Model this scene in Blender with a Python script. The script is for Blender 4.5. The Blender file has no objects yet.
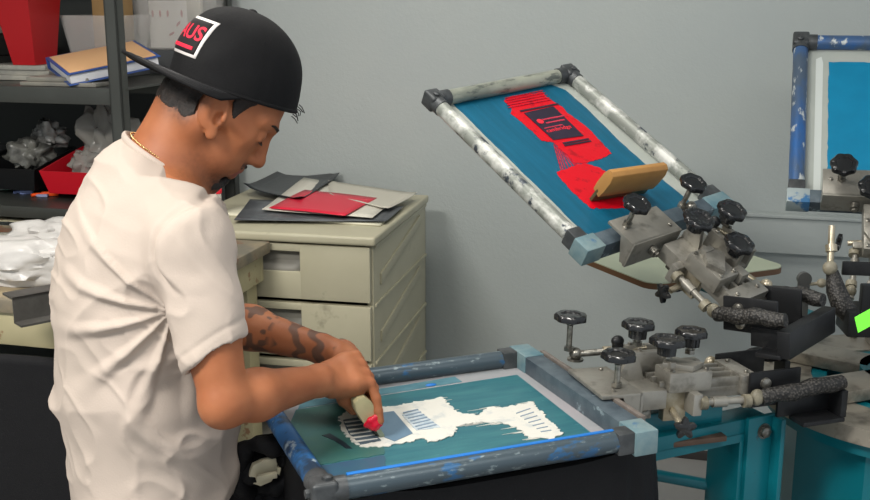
import bpy, bmesh, math, random
import numpy as np
from mathutils import Vector, Matrix, Euler
random.seed(7); RNG = np.random.default_rng(11)
PI = math.pi
S = bpy.context.scene
COL = S.collection
V = Vector
# ------------------------------------------------------------------ camera model
FPX = 1080.0; PITCH = math.radians(13.3); CAMZ = 1.665
cP, sP = math.cos(PITCH), math.sin(PITCH)
CAM = V((0, 0, CAMZ))
R_ = V((1, 0, 0)); U_ = V((0, sP, cP)); F_ = V((0, cP, -sP))
def ray(px, py):
    return R_*((px-435)/FPX) + U_*((250-py)/FPX) + F_
def atY(px, py, Y):
    d = ray(px, py); return CAM + d*(Y/d.y)
def onz(px, py, z):
    d = ray(px, py); return CAM + d*((z-CAMZ)/d.z)
def onplane(px, py, M, zl=0.0):
    """point (in local coordinates of matrix M) of the pixel's ray on the local plane z = zl"""
    Mi = M.inverted(); o = Mi @ CAM; d = (Mi.to_3x3() @ ray(px, py)); t = (zl-o.z)/d.z
    return o + d*t
# ------------------------------------------------------------------ materials
def srgb(c):
    if isinstance(c, str):
        c = tuple(int(c[i:i+2], 16)/255 for i in (0, 2, 4))
    return tuple(((x/12.92) if x <= .04045 else ((x+.055)/1.055)**2.4) for x in c)+(1,)
MATS = {}
def mat(name, c, c2=None, scale=8, thr=.5, soft=.05, rough=.5, metal=0, bump=0, bscale=60, detail=4,
        c3=None, scale3=30, thr3=.6, soft3=.03, stretch=(1, 1, 1), alpha=1, trans=0, ior=1.45, spec=.5, coat=0,
        rough2=None, metal2=None, sheen=0, bdist=.002):
    if name in MATS: return MATS[name]
    m = bpy.data.materials.new(name); m.use_nodes = True
    nt = m.node_tree; N = nt.nodes; L = nt.links
    b = N['Principled BSDF']
    b.inputs['Roughness'].default_value = rough; b.inputs['Metallic'].default_value = metal
    b.inputs['IOR'].default_value = ior
    b.inputs['Specular IOR Level'].default_value = spec
    b.inputs['Alpha'].default_value = alpha; b.inputs['Transmission Weight'].default_value = trans
    b.inputs['Coat Weight'].default_value = coat
    if sheen: b.inputs['Sheen Weight'].default_value = sheen
    b.inputs['Base Color'].default_value = srgb(c)
    tc = N.new('ShaderNodeTexCoord'); mp = N.new('ShaderNodeMapping'); mp.inputs['Scale'].default_value = stretch
    L.new(tc.outputs['Object'], mp.inputs['Vector'])
    def noise(sc, det=detail, w=0):
        n = N.new('ShaderNodeTexNoise'); n.inputs['Scale'].default_value = sc; n.inputs['Detail'].default_value = det
        n.inputs['Roughness'].default_value = .6
        if w:
            n.noise_dimensions = '4D'; n.inputs['W'].default_value = w
        L.new(mp.outputs['Vector'], n.inputs['Vector']); return n
    def ramp(src, t, s):
        r = N.new('ShaderNodeMapRange'); r.inputs['From Min'].default_value = t-s; r.inputs['From Max'].default_value = t+s
        L.new(src, r.inputs['Value']); return r.outputs['Result']
    col = None
    if c2 is not None:
        n = noise(scale); f = ramp(n.outputs['Fac'], thr, soft)
        mx = N.new('ShaderNodeMix'); mx.data_type = 'RGBA'
        L.new(f, mx.inputs['Factor']); mx.inputs['A'].default_value = srgb(c); mx.inputs['B'].default_value = srgb(c2)
        col = mx.outputs['Result']
        if rough2 is not None:
            mr = N.new('ShaderNodeMapRange'); L.new(f, mr.inputs['Value']); mr.inputs['To Min'].default_value = rough; mr.inputs['To Max'].default_value = rough2
            L.new(mr.outputs['Result'], b.inputs['Roughness'])
        if metal2 is not None:
            mr = N.new('ShaderNodeMapRange'); L.new(f, mr.inputs['Value']); mr.inputs['To Min'].default_value = metal; mr.inputs['To Max'].default_value = metal2
            L.new(mr.outputs['Result'], b.inputs['Metallic'])
    if c3 is not None:
        n = noise(scale3, w=3.1); f = ramp(n.outputs['Fac'], thr3, soft3)
        mx = N.new('ShaderNodeMix'); mx.data_type = 'RGBA'; L.new(f, mx.inputs['Factor'])
        if col is None: mx.inputs['A'].default_value = srgb(c)
        else: L.new(col, mx.inputs['A'])
        mx.inputs['B'].default_value = srgb(c3); col = mx.outputs['Result']
    if col is not None: L.new(col, b.inputs['Base Color'])
    if bump:
        n = noise(bscale, 3, w=1.7); bp = N.new('ShaderNodeBump'); bp.inputs['Strength'].default_value = bump
        bp.inputs['Distance'].default_value = bdist
        L.new(n.outputs['Fac'], bp.inputs['Height']); L.new(bp.outputs['Normal'], b.inputs['Normal'])
    MATS[name] = m
    return m
# ------------------------------------------------------------------ mesh building
class MB:
    def __init__(s): s.bm = bmesh.new()
    def _fin(s, verts, M=None, bevel=0, seg=2):
        if M is not None: bmesh.ops.transform(s.bm, matrix=M, verts=verts)
        if bevel:
            vs = set(verts)
            ed = [e for e in s.bm.edges if e.verts[0] in vs and e.verts[1] in vs and
                  (len(e.link_faces) == 2 and e.calc_face_angle(0) > .5)]
            bmesh.ops.bevel(s.bm, geom=ed, offset=bevel, segments=seg, affect='EDGES', profile=.6, clamp_overlap=True)
        return s
    def box(s, lo, hi, M=None, bevel=0, seg=2):
        r = bmesh.ops.create_cube(s.bm, size=1); vs = r['verts']
        lo, hi = V(lo), V(hi); c = (lo+hi)/2; d = hi-lo
        for v in vs: v.co = V((v.co.x*d.x, v.co.y*d.y, v.co.z*d.z))+c
        return s._fin(vs, M, bevel, seg)
    def prism(s, poly, z0, z1, M=None, bevel=0):
        """polygon in xy extruded from z0 to z1"""
        a = [s.bm.verts.new((p[0], p[1], z0)) for p in poly]; b = [s.bm.verts.new((p[0], p[1], z1)) for p in poly]
        n = len(poly)
        s.bm.faces.new(a[::-1]); s.bm.faces.new(b)
        for i in range(n): s.bm.faces.new((a[i], a[(i+1) % n], b[(i+1) % n], b[i]))
        bmesh.ops.recalc_face_normals(s.bm, faces=list({f for v in a+b for f in v.link_faces}))
        return s._fin(a+b, M, bevel)
    def lathe(s, prof, M=None, n=24, lobes=0, lobe_amp=0, cap=True):
        """profile of (r, z) round the z axis"""
        rings = []
        for (r, z) in prof:
            ring = []
            for i in range(n):
                a = 2*PI*i/n
                k = 1+lobe_amp*math.cos(lobes*a) if lobes else 1
                ring.append(s.bm.verts.new((r*k*math.cos(a), r*k*math.sin(a), z)))
            rings.append(ring)
        for j in range(len(rings)-1):
            for i in range(n):
                s.bm.faces.new((rings[j][i], rings[j][(i+1) % n], rings[j+1][(i+1) % n], rings[j+1][i]))
        if cap:
            s.bm.faces.new(rings[0][::-1]); s.bm.faces.new(rings[-1])
        vs = [v for r in rings for v in r]
        bmesh.ops.recalc_face_normals(s.bm, faces=list({f for v in vs for f in v.link_faces}))
        return s._fin(vs, M)
    def tube(s, pts, r, n=14, cap=True, M=None, flat=None, wob=None):
        pts = [V(p) for p in pts]
        rs = r if isinstance(r, (list, tuple)) else [r]*len(pts)
        rings = []; up = None
        for i, p in enumerate(pts):
            t = (pts[min(i+1, len(pts)-1)]-pts[max(i-1, 0)]).normalized()
            if up is None:
                up = V((0, 0, 1)) if abs(t.z) < .9 else V((0, 1, 0))
            x = up.cross(t).normalized(); y = t.cross(x).normalized(); up = y
            ring = []
            for k in range(n):
                a = 2*PI*k/n; rr = rs[i]
                if wob: rr *= 1+wob(i, a)
                ring.append(s.bm.verts.new(p+x*math.cos(a)*rr+y*math.sin(a)*rr*(flat or 1)))
            rings.append(ring)
        for j in range(len(rings)-1):
            for i in range(n):
                s.bm.faces.new((rings[j][i], rings[j][(i+1) % n], rings[j+1][(i+1) % n], rings[j+1][i]))
        if cap:
            s.bm.faces.new(rings[0][::-1]); s.bm.faces.new(rings[-1])
        vs = [v for q in rings for v in q]
        return s._fin(vs, M)
    def ball(s, c, r, M=None, n=16):
        q = bmesh.ops.create_uvsphere(s.bm, u_segments=n, v_segments=max(6, n//2), radius=1)
        rr = r if isinstance(r, (tuple, list)) else (r, r, r)
        for v in q['verts']: v.co = V((v.co.x*rr[0]+c[0], v.co.y*rr[1]+c[1], v.co.z*rr[2]+c[2]))
        return s._fin(q['verts'], M)
    def grid(s, fn, nu, nv, closed_u=False, M=None):
        vs = [[s.bm.verts.new(fn(i/(nu-(0 if closed_u else 1)), j/(nv-1))) for i in range(nu)] for j in range(nv)]
        for j in range(nv-1):
            for i in range(nu if closed_u else nu-1):
                s.bm.faces.new((vs[j][i], vs[j][(i+1) % nu], vs[j+1][(i+1) % nu], vs[j+1][i]))
        s._fin([v for r in vs for v in r], M)
        return vs
    def build(s, name, m, parent=None, smooth=True, angle=38, M=None, thick=0):
        if M is not None: bmesh.ops.transform(s.bm, matrix=M, verts=s.bm.verts[:])
        me = bpy.data.meshes.new(name); s.bm.to_mesh(me); s.bm.free()
        return meshobj(name, me, m, parent, smooth, angle, thick)
def meshobj(name, me, m, parent=None, smooth=True, angle=38, thick=0):
    if smooth:
        for p in me.polygons: p.use_smooth = True
        try: me.set_sharp_from_angle(angle=math.radians(angle))
        except Exception: pass
    me.materials.append(m)
    o = bpy.data.objects.new(name, me); COL.objects.link(o)
    if parent is not None: o.parent = parent
    if thick:
        md = o.modifiers.new('solid', 'SOLIDIFY'); md.thickness = thick; md.offset = 0
    return o
def tag(o, label=None, cat=None, group=None, kind=None):
    if label: o['label'] = label
    if cat: o['category'] = cat
    if group: o['group'] = group
    if kind: o['kind'] = kind
    return o
def empty(name, M=None, label=None, cat=None, group=None):
    o = bpy.data.objects.new(name, None); COL.objects.link(o); o.empty_display_size = .05
    if M is not None: o.matrix_world = M
    return tag(o, label, cat, group)
def frame(o, x, z):
    """matrix with origin o, local x axis x, local z axis near z"""
    x = V(x).normalized(); z = V(z); y = z.cross(x).normalized(); z = x.cross(y)
    return Matrix(((x.x, y.x, z.x, o[0]), (x.y, y.y, z.y, o[1]), (x.z, y.z, z.z, o[2]), (0, 0, 0, 1)))
def T(x, y, z): return Matrix.Translation((x, y, z))
def Rz(a): return Matrix.Rotation(math.radians(a), 4, 'Z')
def Rx(a): return Matrix.Rotation(math.radians(a), 4, 'X')
def Ry(a): return Matrix.Rotation(math.radians(a), 4, 'Y')
def textmesh(body, size, M, name, m, parent, ext=.0004, align='CENTER', sx=1):
    cu = bpy.data.curves.new(name, 'FONT'); cu.body = body; cu.size = size; cu.extrude = ext
    cu.align_x = align; cu.align_y = 'CENTER'; cu.resolution_u = 3
    t = bpy.data.objects.new(name, cu); COL.objects.link(t)
    dg = bpy.context.evaluated_depsgraph_get()
    me = bpy.data.meshes.new_from_object(t.evaluated_get(dg))
    bpy.data.objects.remove(t); bpy.data.curves.remove(cu)
    me.transform(M @ Matrix.Diagonal((sx, 1, 1, 1)))
    return meshobj(name, me, m, parent, smooth=False)
def jag(poly, amp=.002, step=.006, closed=True):
    """ragged edge: subdivide a polygon and push its points about"""
    out = []; n = len(poly)
    for i in range(n if closed else n-1):
        a = V(poly[i][:2]).to_3d(); b = V(poly[(i+1) % n][:2]).to_3d()
        L = (b-a).length; k = max(1, int(L/step))
        nn = V((-(b-a).y, (b-a).x, 0)).normalized() if L > 0 else V((0, 0, 0))
        for j in range(k):
            q = a.lerp(b, j/k)
            if j: q = q+nn*random.uniform(-amp, amp)+(b-a).normalized()*random.uniform(-.3, .3)*step
            out.append((q.x, q.y))
    return out
# ------------------------------------------------------------------ signed distance modelling
class Field:
    def __init__(s, lo, hi, h):
        s.lo = np.array(lo, float); s.h = h
        s.n = [int((hi[i]-lo[i])/h)+1 for i in range(3)]
        s.F = np.full(s.n, .2, np.float32)
        s.ax = [(s.lo[i]+h*np.arange(s.n[i])).astype(np.float32) for i in range(3)]
    def slc(s, c, r):
        out = []
        for i in range(3):
            a = max(0, int((c[i]-r-s.lo[i])/s.h)); b = min(s.n[i], int((c[i]+r-s.lo[i])/s.h)+2)
            if b <= a: return None
            out.append(slice(a, b))
        return tuple(out)
    def op(s, fn, c, r, k=.01, mode='u'):
        q = s.slc(c, r)
        if q is None: return
        X, Y, Z = np.meshgrid(s.ax[0][q[0]], s.ax[1][q[1]], s.ax[2][q[2]], indexing='ij', copy=False)
        d = fn(X, Y, Z).astype(np.float32); a = s.F[q]
        if mode == 'u':
            hh = np.maximum(k-np.abs(a-d), 0)/k; s.F[q] = np.minimum(a, d)-hh*hh*k*.25
        elif mode == 's':
            d = -d; hh = np.maximum(k-np.abs(a-d), 0)/k; s.F[q] = np.maximum(a, d)+hh*hh*k*.25
        elif mode == 'i':
            s.F[q] = np.maximum(a, d)
    def cone(s, a, b, r1, r2, k=.01, mode='u', fr=None, sc=None):
        """round cone; fr = (origin, 3x3 rows) local frame; sc = local axis scaling"""
        a = np.array(a, float); b = np.array(b, float)
        if fr is None and sc is None:
            c = (a+b)/2; R = np.linalg.norm(b-a)/2+max(r1, r2)+k+.03
        else:
            o, A = fr; w = o+((a+b)/2)@A; c = w; mm = 1 if sc is None else max(1/min(sc), 1)
            R = (np.linalg.norm(b-a)/2+max(r1, r2)+k+.03)*mm
        s.op(lambda X, Y, Z: rcone(*loc(X, Y, Z, fr), a, b, r1, r2, sc), c, R, k, mode)
    def ell(s, c, r, k=.01, mode='u', fr=None):
        c = np.array(c, float); w = c if fr is None else fr[0]+c@fr[1]
        def fn(X, Y, Z):
            x, y, z = loc(X, Y, Z, fr); x = x-c[0]; y = y-c[1]; z = z-c[2]
            k0 = np.sqrt((x/r[0])**2+(y/r[1])**2+(z/r[2])**2)+1e-6
            k1 = np.sqrt((x/r[0]**2)**2+(y/r[1]**2)**2+(z/r[2]**2)**2)+1e-6
            return k0*(k0-1)/k1
        s.op(fn, w, max(r)+k+.03, k, mode)
    def mesh(s):
        return nets(s.F, s.lo, s.h)
def loc(X, Y, Z, fr):
    if fr is None: return X, Y, Z
    o, A = fr; X = X-o[0]; Y = Y-o[1]; Z = Z-o[2]
    return tuple(A[i][0]*X+A[i][1]*Y+A[i][2]*Z for i in range(3))
def rcone(x, y, z, a, b, r1, r2, sc=None):
    if sc is not None:
        x, y, z = x*sc[0], y*sc[1], z*sc[2]; a = a*np.array(sc); b = b*np.array(sc)
    ba = b-a; l2 = float(ba@ba); px, py, pz = x-a[0], y-a[1], z-a[2]
    if l2 < 1e-9: return np.sqrt(px*px+py*py+pz*pz)-r1
    t = np.clip((px*ba[0]+py*ba[1]+pz*ba[2])/l2, 0, 1)
    return np.sqrt((px-t*ba[0])**2+(py-t*ba[1])**2+(pz-t*ba[2])**2)-(r1+(r2-r1)*t)
def nets(F, lo, h):
    n = np.array(F.shape); cn = n-1
    ids = []; poss = []; rec = []
    for ax in range(3):
        a = [slice(None)]*3; b = [slice(None)]*3; a[ax] = slice(0, -1); b[ax] = slice(1, None)
        A = F[tuple(a)]; B = F[tuple(b)]
        I = np.argwhere((A < 0) != (B < 0))
        if len(I) == 0: continue
        va = A[I[:, 0], I[:, 1], I[:, 2]]; vb = B[I[:, 0], I[:, 1], I[:, 2]]; t = va/(va-vb)
        pos = I.astype(np.float64); pos[:, ax] += t
        o1, o2 = [q for q in range(3) if q != ax]
        ok = (I[:, o1] > 0) & (I[:, o2] > 0) & (I[:, o1] < n[o1]-1) & (I[:, o2] < n[o2]-1)
        I = I[ok]; pos = pos[ok]; sgn = (va < 0)[ok]; cells = []
        for d1, d2 in ((0, 0), (1, 0), (1, 1), (0, 1)):
            J = I.copy(); J[:, o1] -= d1; J[:, o2] -= d2
            k = (J[:, 0]*cn[1]+J[:, 1])*cn[2]+J[:, 2]; ids.append(k); poss.append(pos); cells.append(k)
        rec.append((cells, sgn, ax))
    allid = np.concatenate(ids); allp = np.concatenate(poss)
    u, inv = np.unique(allid, return_inverse=True); inv = inv.ravel(); c = np.bincount(inv)
    verts = np.stack([np.bincount(inv, weights=allp[:, q])/c for q in range(3)], 1)*h+np.array(lo)
    faces = []
    for cells, sgn, ax in rec:
        q = np.stack([np.searchsorted(u, k) for k in cells], 1)
        flip = sgn if ax != 1 else ~sgn
        q[~flip] = q[~flip][:, ::-1]
        faces.append(q)
    return verts, np.concatenate(faces)
def npmesh(name, verts, quads, m, parent=None, attrs=None):
    me = bpy.data.meshes.new(name); nv = len(verts); nf = len(quads)
    me.vertices.add(nv); me.vertices.foreach_set('co', verts.astype(np.float32).ravel())
    me.loops.add(nf*4); me.loops.foreach_set('vertex_index', quads.astype(np.int32).ravel())
    me.polygons.add(nf); me.polygons.foreach_set('loop_start', np.arange(0, nf*4, 4, dtype=np.int32))
    me.polygons.foreach_set('loop_total', np.full(nf, 4, np.int32))
    me.update(calc_edges=True); me.validate()
    for k, a in (attrs or {}).items():
        at = me.attributes.new(k, 'FLOAT', 'POINT'); at.data.foreach_set('value', a.astype(np.float32))
    for p in me.polygons: p.use_smooth = True
    me.materials.append(m)
    o = bpy.data.objects.new(name, me); COL.objects.link(o)
    if parent is not None: o.parent = parent
    return o
def relax(verts, quads, it=2, lam=.5):
    e = np.concatenate([quads[:, [0, 1]], quads[:, [1, 2]], quads[:, [2, 3]], quads[:, [3, 0]]])
    n = len(verts)
    deg = np.bincount(e[:, 0], minlength=n)+np.bincount(e[:, 1], minlength=n)
    for _ in range(it):
        out = np.zeros((n, 3))
        for q in range(3):
            out[:, q] = (np.bincount(e[:, 0], weights=verts[e[:, 1], q], minlength=n) +
                         np.bincount(e[:, 1], weights=verts[e[:, 0], q], minlength=n))/np.maximum(deg, 1)
        verts = verts*(1-lam)+out*lam
    return verts
def vnormals(verts, quads):
    a = verts[quads[:, 2]]-verts[quads[:, 0]]; b = verts[quads[:, 3]]-verts[quads[:, 1]]
    fn = np.cross(a, b); N = np.zeros_like(verts)
    for k in range(4):
        for q in range(3): N[:, q] += np.bincount(quads[:, k], weights=fn[:, q], minlength=len(verts))
    return N/np.maximum(np.linalg.norm(N, axis=1, keepdims=True), 1e-9)
def vnoise(P, seed=0):
    """smooth value noise, -1..1"""
    P = np.asarray(P, float); I = np.floor(P).astype(np.int64); f = P-I; f = f*f*(3-2*f)
    def h(x, y, z):
        n = (x*73856093) ^ (y*19349663) ^ (z*83492791) ^ (seed*2654435761)
        n = (n ^ (n >> 13))*1274126177 & 0x7fffffff; n = n ^ (n >> 16)
        return (n % 10007)/10007*2-1
    o = 0
    for dx in (0, 1):
        for dy in (0, 1):
            for dz in (0, 1):
                w = (f[:, 0] if dx else 1-f[:, 0])*(f[:, 1] if dy else 1-f[:, 1])*(f[:, 2] if dz else 1-f[:, 2])
                o = o+w*h(I[:, 0]+dx, I[:, 1]+dy, I[:, 2]+dz)
    return o
# ------------------------------------------------------------------ camera, room, lights
cd = bpy.data.cameras.new('camera'); cam = bpy.data.objects.new('camera', cd); COL.objects.link(cam)
cd.sensor_fit = 'HORIZONTAL'; cd.sensor_width = 36; cd.lens = FPX/870*36; cd.clip_start = .05; cd.clip_end = 60
cam.location = CAM; cam.rotation_euler = (math.radians(90)-PITCH, 0, 0); S.camera = cam
A15 = math.radians(15)
WL = V((math.cos(A15), -math.sin(A15), 0)); WN = V((-math.sin(A15), -math.cos(A15), 0)); WO = V((0, 3.96, 0))
def WP(s, d, z=0): return WO+WL*s+WN*d+V((0, 0, z))
WM = Matrix(((WL.x, -WN.x, 0, WO.x), (WL.y, -WN.y, 0, WO.y), (0, 0, 1, 0), (0, 0, 0, 1)))   # x along the wall, -y out of the wall
def WB(mb, s0, s1, d0, d1, z0, z1, **k): return mb.box((s0, -d1, z0), (s1, -d0, z1), M=WM, **k)

wallm = mat('wall paint', 'aeb4b1', 'a9b0af', scale=2.5, thr=.5, soft=.3, rough=.62, bump=.28, bscale=85, bdist=.004)
floorm = mat('floor concrete', '9c9a96', '8c8b88', scale=3, soft=.3, rough=.55, bump=.15)
ceilm = mat('ceiling white', 'd0d0cc', rough=.8)
b = MB(); WB(b, -3.2, 2.6, -.12, 0, 0, 2.9); tag(b.build('wall_back', wallm, smooth=False), kind='structure')
b = MB(); b.box((-3.2, -5.4, -.1), (2.6, .12, 0), M=WM); tag(b.build('floor', floorm, smooth=False), kind='structure')
b = MB(); b.box((-3.2, -5.4, 2.9), (2.6, .12, 3.0), M=WM); tag(b.build('ceiling', ceilm, smooth=False), kind='structure')
b = MB(); b.box((-3.32, -4.4, 0), (-3.2, .12, 2.9), M=WM); tag(b.build('wall_left', wallm, smooth=False), kind='structure')
# ledge on the right of the back wall
b = MB(); WB(b, .66, 2.6, 0, .035, .80, .925, bevel=.004); WB(b, .66, 2.6, 0, .045, .925, .937, bevel=.003)
tag(b.build('trim_1', wallm), kind='structure')
b = MB(); WB(b, -3.2, 2.6, 0, .014, 0, .035, bevel=.003)
tag(b.build('baseboard_back', mat('dark base strip', '3a3634', rough=.6)), kind='structure')

# fluorescent ceiling fixtures
def fixture(x, y, lab, w=1.25, d=.32, power=60, ang=0, col=(1, .96, .9)):
    r = empty('ceiling_light', T(x, y, 2.9) @ Rz(ang), lab, 'ceiling light', None)
    b = MB(); b.box((-w/2, -d/2, -.07), (w/2, d/2, -.001), bevel=.01); b.build('housing', mat('fixture white', 'e0e0dc', rough=.4), r)
    m = mat('fixture tube', 'ffffff', rough=.3)
    pb = m.node_tree.nodes['Principled BSDF']; pb.inputs['Emission Color'].default_value = (1, .96, .9, 1); pb.inputs['Emission Strength'].default_value = 5
    for yy in (-.08, .08):
        b = MB(); b.tube([(-w/2+.04, yy, -.09), (w/2-.04, yy, -.09)], .014); b.build('fluorescent_tube', m, r)
    l = bpy.data.lights.new('ceiling_lamp', 'AREA'); l.shape = 'RECTANGLE'; l.size = w; l.size_y = d; l.energy = power; l.color = col
    lo = bpy.data.objects.new('ceiling_lamp', l); COL.objects.link(lo); lo.parent = r; lo.location = (0, 0, -.12)
fixture(-1.4, .6, 'white twin tube fluorescent ceiling light above the aisle at left', power=92, ang=-15, w=.8, d=.45)
fixture(.7, .5, 'white twin tube fluorescent ceiling light above the camera side', power=22, ang=-15, w=2.2, d=.7)
fixture(-.3, 2.6, 'white twin tube fluorescent ceiling light over the press and workbench', power=20, ang=-15, w=1.8, d=.6)
w = bpy.data.worlds.new('world'); S.world = w; w.use_nodes = True
w.node_tree.nodes['Background'].inputs[0].default_value = (.86, .93, 1, 1); w.node_tree.nodes['Background'].inputs[1].default_value = .58
S.view_settings.view_transform = 'Standard'; S.view_settings.look = 'None'; S.view_settings.gamma = 1
S.view_settings.use_curve_mapping = False; S.view_settings.exposure = 0.1

# ------------------------------------------------------------------ drawer unit
beige = mat('beige plastic', 'b5b098', 'aca78f', scale=5, soft=.25, rough=.42, bump=.08, bscale=30, c3='8f8a76', scale3=9, thr3=.68, soft3=.04)
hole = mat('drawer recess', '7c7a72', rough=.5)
u = empty('drawer_unit', WM @ T(-.30, -.53, 0) @ Rz(2.5), 'tall beige plastic drawer unit against the wall behind the workbench', 'drawer unit')
x0, x1, yf, yb = -.325, .325, -.352, .352      # local
b = MB()
b.box((x0, yf, 0), (x1, yb, .03), bevel=.006)
b.box((x0, yb-.02, 0), (x1, yb, .94), bevel=.004)
for x in (x0, x1-.022): b.box((x, yf+.012, .02), (x+.022, yb, .945), bevel=.005)
for k in range(5): b.box((x0+.01, yf+.02, .03+k*.183), (x1-.01, yb-.01, .037+k*.183))
for k in range(5):                              # ribs pressed into the side wall
    z = .05+k*.183
    b.prism([(-.27, z+.02), (.25, z+.10), (.25, z+.135), (-.27, z+.055)], 0, .007, M=T(x1-.001, 0, 0) @ Rz(90) @ Rx(90), bevel=.0025)
    b.box((x1-.002, yf+.02, z+.148), (x1+.006, yb-.01, z+.158), bevel=.002)
b.build('cabinet_body', beige, u)
b = MB(); b.box((x0-.012, yf-.014, .942), (x1+.012, yb+.0, .97), bevel=.009, seg=3); b.build('top_cover', beige, u)
for k in range(5):
    z = .034+k*.183; zt = z+.17
    b = MB()
    # front panel with handle recess in its middle
    hx0, hx1, hz0, hz1 = -.10, .10, z+.085, z+.148
    b.box((x0+.006, yf-.008, z), (hx0, yf+.02, zt), bevel=.004)
    b.box((hx1, yf-.008, z), (x1-.006, yf+.02, zt), bevel=.004)
    b.box((hx0-.004, yf-.0078, z), (hx1+.004, yf+.0198, hz0), bevel=.004)
    b.box((hx0-.004, yf-.0078, hz1), (hx1+.004, yf+.0198, zt), bevel=.004)
    b.box((x0+.025, yf+.02, z+.004), (x1-.025, yf+.05, zt-.02))
    d = b.build('drawer', beige, u)
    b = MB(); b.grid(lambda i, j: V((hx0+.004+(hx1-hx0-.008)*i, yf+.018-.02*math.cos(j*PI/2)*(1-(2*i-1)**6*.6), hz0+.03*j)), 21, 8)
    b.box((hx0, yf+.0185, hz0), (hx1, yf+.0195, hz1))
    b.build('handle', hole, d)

# sheets lying on the unit
def sheet(pts, z, name, label, m, cat='sheet', thick=.0012, curl=0, sub=9, amp=.0008, group=None, seed=0):
    """thin sheet: four corners (px,py) taken on the top at height z, with small waves"""
    c = [onz(p[0], p[1], z) for p in pts]
    b = MB()
    def fn(i, j):
        p = c[0].lerp(c[1], i).lerp(c[3].lerp(c[2], i), j)
        wv = amp*(math.sin(7*i+seed)+math.sin(6*j+2*i+seed))+amp*2
        e = curl*(max(0, abs(2*i-1)-.6)**2+max(0, abs(2*j-1)-.6)**2)*4
        return V((p.x, p.y, p.z+wv+e))
    b.grid(fn, sub, sub)
    o = b.build(name, m, None, thick=thick)
    tag(o, label, cat, group); return o
darkp = mat('dark film', '24272c', rough=.32, bump=.3, bscale=25)
greyp = mat('grey film', '66696c', '4b4e52', scale=12, soft=.15, rough=.4)
paper = mat('paper cream', 'd3cfc2', rough=.7, bump=.1, bscale=20)
sheet([(208, 214), (380, 226), (386, 220), (262, 203)], .9725, 'foam_board', 'cream board under the grey film on the drawer unit', mat('foam board', 'd9d5bd', rough=.6), 'board', thick=.006, amp=.0003)
sheet([(234, 221), (386, 222), (404, 207), (250, 200)], .980, 'film_sheet', 'grey film sheet under the papers on the drawer unit', greyp, seed=1)
sheet([(244, 192), (300, 205), (340, 180), (289, 170)], .985, 'film_sheet', 'black film sheet with a raised corner at the back of the drawer unit', darkp, curl=.02, seed=2, amp=.0015)
sheet([(262, 210), (372, 218), (404, 194), (304, 178)], .990, 'paper_sheet', 'cream paper sheet under the red sheet on the drawer unit', paper, seed=3)
sheet([(330, 196), (388, 211), (417, 195), (328, 182)], .993, 'paper_sheet', 'pale paper sheet at the right corner of the drawer unit', mat('paper pale', 'c4c0b2', rough=.6), seed=5, curl=.006)
sheet([(269, 208), (345, 216), (377, 198), (305, 190)], .9965, 'red_sheet', 'bright red printed sheet lying on top of the papers', mat('red print', 'd62840', rough=.4), seed=4, amp=.001)

# ------------------------------------------------------------------ workbench
ZB = .945
cream = mat('chipped cream paint', 'b9b08c', '8d5a3c', scale=13, thr=.655, soft=.02, rough=.5, c3='a49c7a', scale3=4, thr3=.5, soft3=.15, bump=.2, bscale=30)
topm = mat('worn bench top', '9a8b70', '6f6a5e', scale=7, thr=.5, soft=.12, rough=.6, c3='7d4f37', scale3=11, thr3=.62, soft3=.04, bump=.2, bscale=40)
u = empty('workbench', WM @ T(-1.35, -1.25, 0), 'old cream painted workbench with chipped paint behind the man', 'workbench')
L, R, F, B = -1.15, 1.08, -.41, .35
b = MB(); b.box((L, F, ZB-.035), (R, B, ZB), bevel=.006); b.build('bench_top', topm, u)
b = MB()
b.box((L+.02, F+.012, ZB-.12), (R-.02, F+.037, ZB-.034), bevel=.004)
b.box((L+.02, B-.037, ZB-.12), (R-.02, B-.012, ZB-.034), bevel=.004)
b.box((R-.045, F+.036, ZB-.12), (R-.02, B-.036, ZB-.034), bevel=.004); b.box((L+.02, F+.036, ZB-.12), (L+.045, B-.036, ZB-.034), bevel=.004)
b.build('apron', cream, u)
for x in (L+.04, R-.11):
    for y in (F+.02, B-.09):
        b = MB(); b.box((x, y, 0), (x+.07, y+.07, ZB-.034), bevel=.005); b.build('leg', cream, u)
b = MB(); b.box((R-.021, -.02, ZB-.085), (R-.015, .0, ZB-.06), bevel=.002); b.build('wood_peg', mat('chipped wood', '7a5236', rough=.6), u)

# black cloths hanging from the bench front
def hang(name, s0, s1, d, z1, z0, label, m, seed=0, amp=.03, cat='cloth'):
    b = MB()
    def fn(i, j):
        a = amp*(.25+j)*(math.sin(9*i+seed)+.6*math.sin(23*i+2*seed+2*j)+.4*math.sin(5*j+12*i))
        return WP(s0+(s1-s0)*i, d+.02+a*.6+.05*j+amp, z1+(z0-z1)*j)
    b.grid(fn, 70, 24)
    return tag(b.build(name, m, None, thick=.004), label, cat)
blackc = mat('black cotton', '0d0d10', '111114', scale=20, soft=.3, rough=.7, spec=.35, bump=.4, bscale=300)
hang('black_cloth', -1.75, -.42, 1.67, ZB-.115, .25, 'black cloth hanging down in front of the workbench at left', blackc, 1)

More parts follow.
